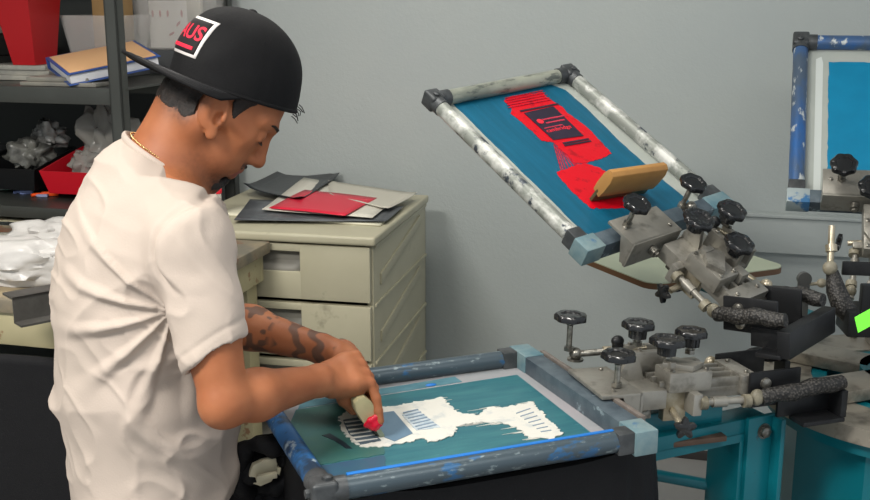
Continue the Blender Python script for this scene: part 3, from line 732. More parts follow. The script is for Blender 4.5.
boltm = mat('bolt steel', 'a09d94', '6b6963', scale=40, soft=.1, rough=.3, metal=.8)
slv = bpy.data.materials.new('braided sleeve'); slv.use_nodes = True
def _braid():
    nt = slv.node_tree; N = nt.nodes; L = nt.links; bs = N['Principled BSDF']
    tc = N.new('ShaderNodeTexCoord'); ck = N.new('ShaderNodeTexVoronoi'); ck.inputs['Scale'].default_value = 190
    L.new(tc.outputs['Object'], ck.inputs['Vector'])
    r = N.new('ShaderNodeMapRange'); r.inputs['From Min'].default_value = .1; r.inputs['From Max'].default_value = .6; L.new(ck.outputs['Distance'], r.inputs['Value'])
    mx = N.new('ShaderNodeMix'); mx.data_type = 'RGBA'; mx.inputs['A'].default_value = srgb('4d4a46'); mx.inputs['B'].default_value = srgb('161514'); L.new(r.outputs['Result'], mx.inputs['Factor'])
    L.new(mx.outputs['Result'], bs.inputs['Base Color']); bs.inputs['Roughness'].default_value = .5
    bp = N.new('ShaderNodeBump'); bp.inputs['Strength'].default_value = .7; bp.inputs['Distance'].default_value = .002; bp.invert = True
    L.new(ck.outputs['Distance'], bp.inputs['Height']); L.new(bp.outputs['Normal'], bs.inputs['Normal'])
_braid()

CZ = .80; C0 = V((1.11, 2.34, 0))
press = empty('screen_printing_press', T(C0.x, C0.y, 0), 'teal rotary screen printing press with metal print arms on the right', 'printing press')
PI_ = T(-C0.x, -C0.y, 0)
def pb(mb, name, m, **k): return mb.build(name, m, press, M=PI_, **k)
# hub flanges
def annulus(ri, ro, z0, z1, M, n=72):
    b = MB(); b.lathe([(ri, z0), (ro, z0), (ro, z1), (ri, z1), (ri, z0)], M=M, n=n, cap=False); return b
CC = T(C0.x, C0.y, 0)
pb(annulus(.235, .362, CZ-.036, CZ, CC), 'hub_flange', alud, angle=30)
pb(annulus(.20, .234, CZ-.05, CZ-.004, CC), 'hub_ring', tealp, angle=30)
b = MB(); b.lathe([(.30, .0), (.30, CZ-.055)], M=CC @ Rz(12), n=10); b.lathe([(.335, CZ-.07), (.335, CZ-.037)], M=CC, n=72)
pb(b, 'pedestal', tealp, angle=20)
pb(annulus(.09, .13, CZ-.058, CZ+.03, CC), 'hub_collar', tealp, angle=30)
b = MB(); b.lathe([(.07, CZ-.06), (.07, CZ+.16), (.055, CZ+.17)], M=CC, n=32); pb(b, 'spindle', alum)
for k in range(6):
    a = math.radians(21.5+180-60*k)
    d = V((math.cos(a), math.sin(a), 0)); Mx = frame(C0+V((0, 0, CZ)), d, (0, 0, 1))
    b = MB(); b.box((.1, -.05, .001), (.32, .05, .03), M=Mx, bevel=.005); pb(b, 'hub_spoke', alud)
    b = MB(); b.lathe([(.009, 0), (.009, .008), (.006, .01)], M=Mx @ T(.325, .075, 0), n=6); pb(b, 'hub_bolt', boltm)
# teal side arm carrying the lower platen, with the bolted end plate and brace
Mside = frame(V((0, 0, 0)), (math.cos(A1), math.sin(A1), 0), (0, 0, 1))
def side(mb, lo, hi, **k): return mb.box(lo, hi, **k)
pA = atY(757, 414, 2.16); pB = atY(650, 432, 2.04)
dirv = (pA-pB); dirv.z = 0; Ms = frame(pB, dirv, (0, 0, 1)); Ls = dirv.length
b = MB(); b.box((-.12, -.03, -.035), (Ls, .03, .0), M=Ms @ T(0, 0, 0), bevel=.003); b.box((-.12, -.03, -.05), (Ls, -.024, -.03), M=Ms); pb(b, 'platen_arm', tealp)
qa = atY(773, 413, 2.14)
Mp = frame(V((qa.x, qa.y, 0)), dirv, (0, 0, 1))
b = MB(); b.box((-.075, -.012, .25), (-.0, .0, qa.z+.003), M=Mp, bevel=.002); b.box((-.012, -.04, .25), (0, -.012, qa.z+.0), M=Mp, bevel=.002)
b.box((-.085, 0, .25), (-.03, .10, qa.z-.03), M=Mp, bevel=.003)
pb(b, 'end_bracket', tealp)
b = MB(); b.lathe([(.013, 0), (.013, .01), (.009, .012)], M=Mp @ T(-.033, -.012, qa.z-.03) @ Rx(90), n=6); b.lathe([(.017, 0), (.017, .002)], M=Mp @ T(-.033, -.012, qa.z-.03) @ Rx(90), n=24); pb(b, 'bracket_bolt', boltm)
p0 = atY(640, 472, 2.2); p1 = atY(752, 493, 2.2)
b = MB(); b.tube([p0+(p0-p1)*.4, p1], .013, n=20); pb(b, 'brace_tube', tealp)
p0 = atY(672, 441, 2.05); p1 = atY(722, 435, 2.08)
b = MB(); b.box((-.12, -.02, -.006), ((p1-p0).length, .02, .006), M=frame(p0, p1-p0, (0, 0, 1)), bevel=.002); pb(b, 'platen_slide', mat('brown steel', '5d4a3e', rough=.5, metal=.3))

# print heads
def knob(M, h=.05, r=.031, lobes=7, th=.017, neck=.012, stem=.006):
    """knob with its stem standing at the local origin; returns (knob, stem) builders"""
    b = MB()
    b.lathe([(neck*.95, h-(.018 if neck > .015 else .006)), (neck, h), (r*.80, h+.001), (r, h+.004), (r, h+th-.004), (r*.9, h+th), (r*.62, h+th), (r*.55, h+th-.003), (.004, h+th-.003)], M=M, n=56, lobes=lobes, lobe_amp=.05)
    s = MB(); s.tube([(0, 0, 0), (0, 0, h-.008)], stem, n=12, M=M); s.lathe([(.011, 0), (.011, .008)], M=M, n=6)
    return b, s
def starknob(M, r=.02):
    b = MB(); b.lathe([(r*.5, 0), (r*.9, .003), (r*.9, .012), (r*.5, .015)], M=M, n=40, lobes=5, lobe_amp=.28); return b
def head(ME, knobs, lo=0, label=None, arm=.36, yoke=True, sleeves=True, lift=0, c0=-.10, c1=.10, bar=True, ydir=(1, 0, 0), yl=.165):
    """ME: origin mid clamp edge at frame-top height, x towards press centre, y along the edge, z out"""
    Mi = PI_ @ ME
    hd = MB()
    # arm: long channel casting with two rails
    hd.box((.10, -.045, -.035+lift), (arm, .045, -.012+lift), bevel=.003)
    for y in (-.045, -.012, .012, .037): hd.box((.14, y, -.013+lift), (arm-.005, y+.008, .006+lift), bevel=.002)
    hd.box((arm-.04, -.055, -.03+lift), (arm, .055, .01+lift), bevel=.004)
    h = hd.build('print_arm', alum, press, M=Mi)
    if label: h['label'] = label
    def sub(mb, name, m, **k): return mb.build(name, m, h, M=Mi, **k)
    # L clamp over the bar
    b = MB()
    b.box((-.014, c0+lo, .003), (.072, c1+lo, .011), bevel=.002)
    b.box((.064, c0+lo, -.055), (.073, c1+lo, .011), bevel=.002)
    for y in (c0, c1-.006):
        b.prism([(.03, .005), (.068, .005), (.068, -.05), (.055, -.052)], 0, .006, M=T(0, y+lo+.006, 0) @ Rx(90))
    sub(b, 'clamp_bracket', alum)
    b = MB(); b.lathe([(.012, 0), (.012, .014)], M=T(.076, -.05+lo, -.02) @ Ry(90), n=20); b.lathe([(.007, 0), (.007, .02)], M=T(.076, -.05+lo, -.02) @ Ry(90), n=6)
    sub(b, 'clamp_bolt', boltm); b = MB(); b.lathe([(.012, -.002), (.012, .014)], M=T(.076, .05+lo, -.02) @ Ry(90), n=20); sub(b, 'clamp_bolt', boltm)
    # tilt housing: V-shaped casting between clamp and arm
    b = MB()
    b.prism([(.078, -.055), (.13, -.055), (.13, .0), (.115, .045), (.098, .05), (.078, .01)], -.005, .005, M=T(0, .01, 0) @ Rx(90))
    b.box((.082, -.06, -.045), (.15, .075, -.005), bevel=.004)
    b.box((.12, .03, -.01), (.215, .045, .045), bevel=.003); b.box((.12, .075, -.01), (.215, .088, .045), bevel=.003)
    b.box((.12, .03, -.012), (.215, .088, .004), bevel=.002)
    b.box((.15, -.065, -.012), (.245, .0, .03), bevel=.005)
    b.prism([(.15, -.03), (.20, -.065), (.235, -.045), (.19, .005)], .03, .042, bevel=.002)
    b.box((.16, -.045, .02), (.175, -.015, .045), bevel=.003); b.box((.225, 0, -.01), (.255, .025, .03), bevel=.003)
    sub(b, 'tilt_housing', alum)
    for (r, l, hh, rad, base) in knobs:
        k, s = knob(T(r, l, base), h=hh, r=rad, neck=.019 if hh < .04 else .009)
        kk = sub(k, 'knob', blk, angle=50); kk['label'] = 'black lobed hand knob'
        sub(s, 'knob_stem', boltm)
    # adjusting rod from ball joint
    b = MB(); b.ball((.028, .112+lo, .022), .0135); b.lathe([(.017, 0), (.017, .004)], M=T(.028, .112+lo, .008), n=24); b.tube([(.03, .11+lo, .022), (.085, .09+lo, .03)], .007); sub(b, 'ball_joint', boltm)
    b = MB(); b.lathe([(.012, 0), (.012, .016)], M=frame((.08, .092+lo, .029), (0, 0, 1), (.9, -.25, .1)), n=16); b.tube([(.085, .09+lo, .03), (.17, .075, .038)], .0055); sub(b, 'brass_rod', brass)
    b = MB(); b.ball((.11, .088+lo, .052), (.014, .011, .012)); b.box((.10, .08+lo, .02), (.12, .094+lo, .05), bevel=.002); sub(b, 'stop_block', blkst)
    # near-side off-contact rod with nylon collars
    b = MB(); b.tube([(arm-.16, -.075, -.03), (arm-.005, -.088, -.028)], .0075); b.lathe([(.011, 0), (.011, .03)], M=frame((arm-.12, -.078, -.03), (0, 0, 1), (1, -.08, 0)), n=18); b.box((arm-.165, -.085, -.055), (arm-.145, -.04, -.01), bevel=.003); sub(b, 'side_rod', alum)
    for x in (arm-.148, arm-.055): b = MB(); b.lathe([(.0135, 0), (.0135, .014)], M=frame((x, -.078-(x-arm+.16)*.08, -.03), (0, 0, 1), (1, -.08, 0)), n=18); sub(b, 'nylon_collar', white_n)
    b = MB(); b.ball((arm-.025, -.088, -.024), (.015, .013, .017)); sub(b, 'nylon_ball', white_n)
    b = MB(); b.tube([(arm-.18, .06, -.02), (arm-.03, .085, -.018)], .0075); b.ball((arm-.025, .088, -.012), (.015, .013, .017)); sub(b, 'far_rod', brass)
    b = starknob(frame((.165, -.105, -.065), (0, 0, 1), (-.2, -1, 0))); sub(b, 'star_knob', blk)
    b = MB(); b.tube([(.165, -.09, -.065), (.17, -.045, -.05)], .007); b.box((.15, -.05, -.075), (.2, -.03, -.01), bevel=.003); sub(b, 'star_knob_stem', brass)
    # small fixings and slots on the castings
    b = MB()
    for (x, y, zz_) in ((.135, .0375, .0455), (.20, .0375, .0455), (.135, .0815, .0455), (.20, .0815, .0455), (.16, -.055, .0305), (.235, -.055, .0305), (.235, -.008, .0305), (arm-.02, -.035, .0105), (arm-.02, .035, .0105), (.02, c0+lo+.02, .0112), (.05, c1+lo-.02, .0112)):
        b.lathe([(.0052, 0), (.0052, .003), (.003, .0045)], M=T(x, y, zz_), n=6)
    sub(b, 'screw_heads', boltm)['kind'] = 'stuff'
    b = MB()
    b.lathe([(.016, -.058), (.018, -.055), (.018, -.046), (.014, -.040)], M=T(.115, -.02, 0), n=20)
    b.box((.095, -.03, -.075), (.135, .03, -.052), bevel=.003)
    sub(b, 'lower_spacer', boltm)
    if yoke:
        piv = ME @ V((arm+.005, 0, -.01))
        YM = frame(piv, ydir, (0, 0, 1)); Y = PI_ @ YM
        def ysub(mb, name, m): return mb.build(name, m, h, M=Y)
        b = MB()
        for s_ in (-1, 1):
            b.box((-.035, s_*.062-.004, -.045), (.085, s_*.062+.004, .03), bevel=.003)
            b.box((.03, s_*.068-.004, -.07), (yl+.012, s_*.068+.004, -.03), bevel=.002)
            b.box((.06, min(s_*.068, s_*.118), -.078), (yl+.01, max(s_*.068, s_*.118), -.068), bevel=.003)
        if bar:
            b.box((yl, -.115, -.075), (yl+.028, .13, -.018), bevel=.003); b.box((.06, -.05, -.07), (yl+.01, .05, -.06), bevel=.002)
        else:
            for s_ in (-1, 1): b.box((yl, s_*.095-.02, -.07), (yl+.015, s_*.095+.02, -.012), bevel=.003)
            b.box((.06, -.062, -.06), (.08, .062, -.04), bevel=.002)
        ysub(b, 'yoke', blkst)
        b = MB(); b.tube([(0, -.068, 0), (0, .068, 0)], .008); ysub(b, 'pivot_shaft', boltm)
        for s_ in (-1, 1):
            for q in ((.0, .006), (.006, -.026)):
                b = MB()
                b.lathe([(.012, 0), (.011, .006), (.004, .009)], M=T(q[0], s_*.066, q[1]) @ Rx(90 if s_ < 0 else -90), n=16); ysub(b, 'pivot_bolt', boltm)
        Yi = YM.inverted()
        for s_ in (-1, 1):
            p0 = Yi @ (ME @ V((arm-.015, s_*.088, -.026))); p1 = V((yl+.012, s_*.098, .002))
            b = MB(); n = 14; pts = [p0.lerp(p1, i/n)+V((0, s_*.008*math.sin(i/n*PI), +.004*math.sin(i/n*PI)+.002*math.sin(i*.9))) for i in range(n+1)]
            b.tube(pts, [.0155+.0012*math.sin(i*1.7)+(.0015 if 2 < i < 12 else 0) for i in range(n+1)], n=20)
            ysub(b, 'spring_sleeve', slv)
    return h
E1 = M1 @ T(.31, 0, 0)
E1s = frame(E1.translation, (math.cos(A1-.08), math.sin(A1-.08), -.035), (0, 0, 1))
kn1 = [(.035, -.065, .052, .033, .013), (.012, .112, .062, .033, .03), (.140, .06, .034, .033, .050), (.158, -.03, .024, .035, .052), (.235, .012, .034, .032, .042)]
head(E1s, kn1, lo=0, label='level print arm holding the white ink screen', c0=-.105, c1=.055, bar=False, ydir=(math.cos(A1-.06), math.sin(A1-.06), 0), yl=.15)
E2 = M2 @ T(.31, 0, 0)
E2s = M2 @ T(.285, -.015, .02)
kn2 = [(.015, -.125, .052, .031, .013), (.012, .065, .060, .031, .013), (.125, .070, .030, .033, .052), (.115, -.030, .024, .035, .052), (.195, .035, .026, .033, .028)]
head(E2s, kn2, lo=-.035, label='raised print arm holding the red ink screen', arm=.30, c0=-.12, c1=.04, ydir=(.76, -.65, .07), yl=.105)
E3 = M3 @ T(.262, -.015, .055)
kn3 = [(.02, -.115, .05, .033, .013), (.10, -.05, .03, .034, .05), (.02, .05, .055, .033, .013), (.17, .03, .03, .034, .05)]
head(E3, kn3, lo=-.03, c0=-.13, c1=.12, label='raised print arm at the right edge of the picture', yoke=False, sleeves=False)

# small extras on the press -------------------------------------------------
# strip of the adjusting rail beside the lower frame's bar
b = MB(); b.box((.002, -.2, -.03), (.012, .2, .004), bevel=.001); pbm = b.build('clamp_rail', mat('brown rail', '6f6660', '857d76', scale=30, soft=.15, rough=.45, metal=.3), press, M=PI_ @ E1)
# platen under the raised screen
ptop = mat('cream laminate', 'c3cbb0', 'b3bda4', scale=8, soft=.3, rough=.35); pedge = mat('platen edge', '6a4c34', rough=.6)
def rrect(x0, y0, x1, y1, r, n=6):
    out = []
    for (cx, cy, a0) in ((x1-r, y1-r, 0), (x0+r, y1-r, 90), (x0+r, y0+r, 180), (x1-r, y0+r, 270)):
        for k in range(n+1):
            a = math.radians(a0+90*k/n); out.append((cx+r*math.cos(a), cy+r*math.sin(a)))
    return out
pc = [onz(*q, .90) for q in ((652, 285), (789, 267))]
xx = (pc[1]-pc[0]); xx.z = 0
MPl = frame(pc[0], xx, (0, 0, 1))
W_ = xx.length; r_ = rrect(-.0, -.0, W_, .40, .05)
b = MB(); b.prism(r_, -.018, -.002, M=PI_ @ MPl); pl2 = b.build('platen', pedge, press, angle=30); pl2['label'] = 'cream topped platen with a brown edge under the raised screen'
b = MB(); b.prism(rrect(.001, .001, W_-.001, .399, .049), -.0019, .001, M=PI_ @ MPl); b.build('platen_top', ptop, pl2)
b = MB(); b.box((W_*.5-.03, -.35, -.055), (W_*.5+.03, .3, -.0185), M=MPl @ T(0, 0, 0), bevel=.004); pb(b, 'platen_arm', tealp)
b = MB(); b.lathe([(.03, -.035), (.033, -.03), (.033, -.02), (.02, -.0185)], M=PI_ @ MPl @ T(.10, .045, 0), n=30); b.build('platen_knob', blk, press)
# lower platen inside the black garment
b = MB(); b.prism(rrect(-.2, -.19, .25, .19, .04), -.075, -.060, M=PI_ @ M1); q = b.build('platen', pedge, press, angle=30)
b = MB(); b.box((.2, -.03, -.12), (.62, .03, -.0755), M=M1, bevel=.004); pb(b, 'platen_arm', tealp)
# small bracket with a nylon knob between the arms
p = atY(803, 293, 2.45); Mb = frame(p, (1, 0, 0), (0, 0, 1))
b = MB(); b.box((-.014, -.006, -.12), (.014, .006, .035), M=PI_ @ Mb, bevel=.004); b.lathe([(.016, -.007), (.016, .007)], M=PI_ @ Mb @ T(0, 0, .035) @ Rx(90), n=24)
br = b.build('stop_bracket', mat('grey bracket', '5b5c5a', rough=.4, metal=.4), press)
b = MB(); b.tube([(0, 0, .02), (.035, -.005, .025)], .004, M=PI_ @ Mb); b.ball((.04, -.006, .026), (.012, .011, .011), M=PI_ @ Mb); b.build('nylon_knob', white_n, br)
# uprights of the third arm (rod, ball and braided sleeve) and the bright green tag
p0 = atY(832, 226, 2.42); p1 = atY(830, 268, 2.38); p2 = atY(836, 290, 2.36); p3 = atY(856, 322, 2.33)
b = MB(); b.tube([p0, p1], .0075); b.lathe([(.013, 0), (.013, .016)], M=frame(p0.lerp(p1, .45), (1, 0, 0), (p1-p0)), n=18); pb(b, 'link_rod', brass)
b = MB(); b.ball(p1, (.017, .014, .017)); pb(b, 'link_ball', white_n)
b = MB(); b.tube([p1+V((.01, .01, -.012)), p2, p2.lerp(p3, .5)+V((-.008, 0, 0)), p3], [.014, .022, .025, .02], n=18); pb(b, 'spring_sleeve', slv)
p = atY(842, 268, 2.42); b = MB(); b.box((0, -.006, -.016), (.22, .006, .016), M=frame(p, (1, -.15, 0), (0, 0, 1)), bevel=.003)
p = atY(842, 318, 2.34); b.box((0, -.05, -.03), (.2, .05, .028), M=frame(p, (1, -.1, 0), (0, 0, 1)), bevel=.004)
pb(b, 'cross_link', blkst)
p = atY(866, 300, 2.2); b = MB(); b.box((-.012, -.01, -.03), (.05, .01, .035), M=frame(p, (1, 0, 0), (0, 0, 1)), bevel=.003); pb(b, 'link_plate', blkst)
p = atY(858, 333, 2.05); M = frame(p, (1, .1, .55), (0, -.75, .6))
b = MB(); b.prism([(0, 0), (.09, 0), (.09, .03), (.012, .03)], 0, .0015, M=PI_ @ M); t = b.build('green_tag', mat('neon green', '6dff2a', rough=.4), press, smooth=False)
# near arm at the picture's right edge, seen end on
Mn = frame(V((C0.x-.03, C0.y-.30, .87)), (.05, 1, 0), (0, 0, 1))
b = MB(); b.box((-.24, -.05, -.05), (.06, .05, -.015), bevel=.003); b.box((-.26, -.055, -.03), (-.22, .055, .045), bevel=.004)
for y in (-.04, .03): b.box((-.22, y, -.016), (.05, y+.01, .005), bevel=.002)
hd = b.build('print_arm', alum, press, M=PI_ @ Mn); hd['label'] = 'near print arm cut by the right edge of the picture'
for (x, y, z_) in ((-.14, -.07, .0), (-.14, -.07, -.045), (-.02, -.07, -.02)):
    b = MB(); b.lathe([(.014, 0), (.014, .012), (.008, .018)], M=PI_ @ Mn @ T(x, y+.014, z_) @ Rx(90), n=18); b.build('clamp_bolt', boltm, hd)
b = MB(); b.tube([(-.2, -.07, .05), (-.21, -.085, .0), (-.17, -.08, -.03)], .008, M=PI_ @ Mn); b.build('air_hose', mat('clear hose', 'b3ac9c', rough=.3), hd)
b = MB(); b.box((-.25, -.045, .045), (-.17, .045, .12), bevel=.006, M=PI_ @ Mn); b.build('valve_block', blkst, hd)

# squeegee resting on the raised screen
wood = mat('squeegee wood', 'b98a4c', 'a37540', scale=9, thr=.5, soft=.2, rough=.55, stretch=(1, .2, 1), bump=.2, bscale=60)
g0 = onplane(606, 194, M2, -.034+.045); 
q0 = atY(598, 193, 2.40); q1 = atY(656, 166, 2.52)
def squeegee(M, L, label, wm, bladem, lean=0):
    """x along the handle, z up the handle from the blade tip"""
    u = empty('squeegee', M, label, 'squeegee')
    b = MB(); b.prism([(-.013, .028), (.013, .028), (.016, .05), (.016, .085), (.011, .103), (.0, .108), (-.011, .103), (-.016, .085), (-.016, .05)], -L/2, L/2, M=frame((0, 0, 0), (0, 1, 0), (1, 0, 0)), bevel=.002)
    b.build('handle', wm, u)
    b = MB(); b.box((-L/2, -.0045, 0), (L/2, .0045, .04), bevel=.001); b.build('blade', bladem, u)
    return u
l0 = onplane(592, 201, M2, -.03); l1 = onplane(668, 187, M2, -.03)
pl0 = V((l0.x-.0, l0.y+.0, -.031)); 
l0 = onplane(590, 200, M2, -.031); l1 = onplane(636, 193, M2, -.031); pl0 = V((l0.x, l0.y, -.031)); ax = V((l1.x-l0.x, l1.y-l0.y, 0)).normalized()
Lq = .17
zz = M2.to_3x3().inverted() @ (R_*.38+U_*.50-F_*.62); zz = (zz-ax*zz.dot(ax)).normalized()
Ms2 = M2 @ frame(pl0+ax*Lq/2, ax, zz)
squeegee(Ms2, Lq, 'wooden squeegee resting in the red ink on the raised screen', wood, mat('olive blade', '4c5238', rough=.4))
# black garment pulled over the lower platen
gm = blackc
g = MB()
def gfn(i, j):
    a = 2*PI*i; cx, cy = math.cos(a), math.sin(a); e = .35
    rx, ry = .325, .215
    x = rx*math.copysign(abs(cx)**e, cx)+.055; y = ry*math.copysign(abs(cy)**e, cy)
    w = .012*j*math.sin(13*a+3*j)+.010*j*math.sin(29*a-2*j)
    k = 1+w/.25+.06*j
    return V((x*k, y*k, -.058-.5*j**1.1+.004*math.sin(9*a)))
vs = g.grid(gfn, 120, 26, closed_u=True)
g.bm.faces.new(vs[0][::-1])
ga = g.build('black_garment', gm, None, M=M1, thick=.003)
tag(ga, 'black garment stretched over the lower platen and hanging below the screen', 'garment')
# its bunched neck roll at the left with the cream platen end showing
cN = atY(264, 467, 1.90)
def foldroll(c, R, r, ph, sq, nx, seed):
    b = MB(); n = 44; pts = []
    for i in range(n+1):
        a = 2*PI*i/n
        pts.append(V((math.cos(a)*R*(1+.10*math.sin(2*a+ph)), .012*math.sin(3*a+ph), math.sin(a)*R*sq*(1+.08*math.cos(3*a+ph)))))
    b.tube(pts, [r*(1+.25*math.sin(5*2*PI*i/n+seed)+.12*math.sin(11*2*PI*i/n)) for i in range(n+1)], n=16, cap=False, M=Matrix.Translation(c) @ nx)
    return b
nx = Rz(24) @ Rx(12)
b = foldroll(cN, .050, .017, .4, 1.1, nx, 1)
for (dx, dz, R, r, sq, s_) in ((.004, -.018, .060, .017, 1.0, 2), (.012, -.045, .066, .022, .9, 3)):
    t = foldroll(cN+V((dx, .025, dz)), R, r, s_, sq, nx, s_); me = bpy.data.meshes.new('t'); t.bm.to_mesh(me); b.bm.from_mesh(me); bpy.data.meshes.remove(me)
for k in range(6):
    x = -.05+.03*k
    b.tube([cN+V((x, .03, -.07)), cN+V((x-.005, .0, -.14)), cN+V((x+.01*math.sin(k), .02, -.3))], [.022, .03, .036], n=14)
rollo = b.build('garment_fold', gm, ga, angle=60)
b = MB(); b.prism([(.0, .045), (-.03, .035), (-.042, .0), (-.034, -.028), (-.006, -.046), (.028, -.036), (.045, .0), (.04, .045)], -.008, .008, M=Matrix.Translation(cN+V((.0, -.022, .0))) @ nx @ Rx(90) @ Matrix.Scale(.64, 4), bevel=.003)
b.box((-.012, -.012, -.006), (.028, -.004, .006), M=Matrix.Translation(cN+V((.0, -.034, -.0))) @ nx, bevel=.002)
tag(b.build('cream_cap', mat('cream plastic cap', 'd3cbb0', rough=.4)), 'cream plastic cap showing inside the black garment folds', 'cap')
# ------------------------------------------------------------------ the man
skin = bpy.data.materials.new('skin'); skin.use_nodes = True
def _skin():
    nt = skin.node_tree; N = nt.nodes; L = nt.links; b = N['Principled BSDF']
    tc = N.new('ShaderNodeTexCoord')
    n = N.new('ShaderNodeTexNoise'); n.inputs['Scale'].default_value = 14; n.inputs['Detail'].default_value = 5; L.new(tc.outputs['Object'], n.inputs['Vector'])
    mx = N.new('ShaderNodeMix'); mx.data_type = 'RGBA'; mx.inputs['A'].default_value = srgb('925636'); mx.inputs['B'].default_value = srgb('a86a46')
    r = N.new('ShaderNodeMapRange'); r.inputs['From Min'].default_value = .3; r.inputs['From Max'].default_value = .7; L.new(n.outputs['Fac'], r.inputs['Value']); L.new(r.outputs['Result'], mx.inputs['Factor'])
    last = mx.outputs['Result']
    for at, c in (('lips', '8a4a40'), ('stubble', '33201a'), ('tattoo', '3c352f')):
        a = N.new('ShaderNodeAttribute'); a.attribute_name = at
        m = N.new('ShaderNodeMix'); m.data_type = 'RGBA'; L.new(a.outputs['Fac'], m.inputs['Factor']); L.new(last, m.inputs['A']); m.inputs['B'].default_value = srgb(c); last = m.outputs['Result']
    L.new(last, b.inputs['Base Color']); b.inputs['Roughness'].default_value = .56; b.inputs['Specular IOR Level'].default_value = .35
    b.inputs['Subsurface Weight'].default_value = .12; b.inputs['Subsurface Radius'].default_value = (.02, .008, .004); b.inputs['Subsurface Scale'].default_value = .12
    n2 = N.new('ShaderNodeTexNoise'); n2.inputs['Scale'].default_value = 350; L.new(tc.outputs['Object'], n2.inputs['Vector'])
    bp = N.new('ShaderNodeBump'); bp.inputs['Strength'].default_value = .12; bp.inputs['Distance'].default_value = .001; L.new(n2.outputs['Fac'], bp.inputs['Height']); L.new(bp.outputs['Normal'], b.inputs['Normal'])
_skin()
man = empty('person', T(-.5, 1.9, 0), 'man in a white t-shirt and backward black cap pushing a squeegee over the lower screen', 'person')
MI = -np.array([-.5, 1.9, 0.])
# body frame
yaw = math.radians(20)
FB = np.array([math.cos(yaw), math.sin(yaw), 0]); LB = np.array([-math.sin(yaw), math.cos(yaw), 0]); ZB_ = np.array([0, 0, 1.])
A_ = np.array
# head frame
cu_ = lambda r, u, f: A_(list(R_*r+U_*u+F_*f))
HF = cu_(.672, -.682, .29); HU = cu_(.715, .70, .0)
HU = HU-HF*(HU@HF)/(HF@HF); HF /= np.linalg.norm(HF); HU /= np.linalg.norm(HU); HS = np.cross(HF, HU)   # his right
SC = 1.03
ear = A_(list(atY(217, 107, 1.84))); HO = ear-HS*.074*SC
HA = np.stack([HF, HU, HS])*1.0
hfr = (HO, HA)
def H(f, u, s): return HO+(HF*f+HU*u+HS*s)*SC
hs = lambda *a: tuple(x*SC for x in a)
Rsh = A_(list(atY(192, 243, 1.70))); Lsh = Rsh+LB*.36+A_([0, 0, .0])
Rel = A_(list(atY(225, 402, 1.63))); Rwr = A_(list(atY(330, 378, 1.815)))
Lel = A_(list(atY(218, 318, 2.02))); Lwr = A_(list(atY(336, 353, 1.94)))
hax = A_([-.366, .93, 0])
NK = A_(list(atY(160, 152, 1.88)))
def arm_prims(Fd, sh, el, wr, k=.02, ex=0):
    Fd.cone(sh, sh*.5+el*.5, .056+ex, .050+ex, k); Fd.cone(sh*.5+el*.5, el, .050+ex, .037+ex, k)
    if ex == 0:
        m = el*.72+wr*.28; d = (wr-el)/np.linalg.norm(wr-el)
        Fd.cone(el, m, .036, .041, .02); Fd.cone(m, wr*.86+el*.14, .041, .0275, .02); Fd.cone(wr*.9+el*.1, wr, .027, .025, .015)
        Fd.cone(el-d*.008+A_([0, 0, -.006]), el+A_([.0, 0, -.004]), .030, .030, .02)
def torso_prims(Fd, shrink, k=.05):
    fr = (A_([0, 0, 0.]), np.stack([FB, LB, ZB_])); 
    L = lambda p: A_([p@FB, p@LB, p@ZB_])
    pts = [(A_([-.535, 1.90, .80]), .156), (A_([-.535, 1.90, .98]), .154), (A_([-.530, 1.89, 1.14]), .146), (A_([-.505, 1.875, 1.26]), .132), (A_([-.49, 1.87, 1.315]), .095)]
    for i in range(len(pts)-1):
        Fd.cone(L(pts[i][0]), L(pts[i+1][0]), pts[i][1]-shrink, pts[i+1][1]-shrink, k, fr=fr, sc=(1, .74, 1))
    nb = NK+A_([-.01, 0, -.02])
    for s in (Rsh, Lsh): Fd.cone(nb+A_([0, 0, -.035]), s+A_([0, 0, .0]), .055-shrink*.6, .056-shrink*.6, .05)
# ---- skin
F = Field((-.74, 1.52, .86), (-.05, 2.20, 1.64), .0022)
torso_prims(F, .022)
for sh, el, wr in ((Rsh, Rel, Rwr), (Lsh, Lel, Lwr)): arm_prims(F, sh, el, wr)
# neck
F.cone(NK+A_([-.02, .0, -.05]), H(-.030, .0, 0), .066, .056, .03)
F.cone(H(-.025, -.03, .0), NK+A_([.03, .0, -.02]), .056, .054, .03)
# head
fr = hfr
def he(c, r, k=.012, mode='u'): F.ell(hs(*c), hs(*r), k, mode, fr)
def hc(a, b, r1, r2, k=.012, mode='u'): F.cone(hs(*a), hs(*b), r1*SC, r2*SC, k, mode, fr)
he((-.008, .052, 0), (.098, .088, .074), .02)
he((.042, .0, 0), (.060, .085, .058), .03)
he((.062, -.045, 0), (.040, .040, .040), .03)
for s in (-1, 1):
    hc((-.005, -.045, s*.054), (.066, -.100, s*.016), .018, .017, .03)
    hc((-.004, .0, s*.060), (-.004, -.045, s*.056), .016, .018, .03)
    hc((.066, -.006, s*.044), (.03, -.002, s*.062), .018, .012, .025)      # cheekbone
    hc((.094, .036, s*.012), (.072, .036, s*.048), .011, .010, .015)       # brow
    he((.060, -.055, s*.036), (.03, .03, .02), .03)
he((.084, -.104, 0), (.018, .015, .022), .02)                                # chin
hc((.080, -.100, 0), (.05, -.085, 0), .016, .03, .03)
he((.086, -.058, 0), (.022, .026, .028), .02)                                # muzzle
for s in (-1, 1): he((.104, .017, s*.033), (.016, .013, .016), .012, 's')
for s in (-1, 1): he((.083, .016, s*.033), (.0135, .0135, .0155), .004)
for s in (-1, 1): hc((.094, .0095, s*.022), (.090, .0085, s*.046), .003, .003, .006)    # closed lower lid edge
hc((.094, .030, 0), (.118, -.016, 0), .008, .0105, .010)                       # nose
he((.119, -.022, 0), (.0125, .011, .012), .008)
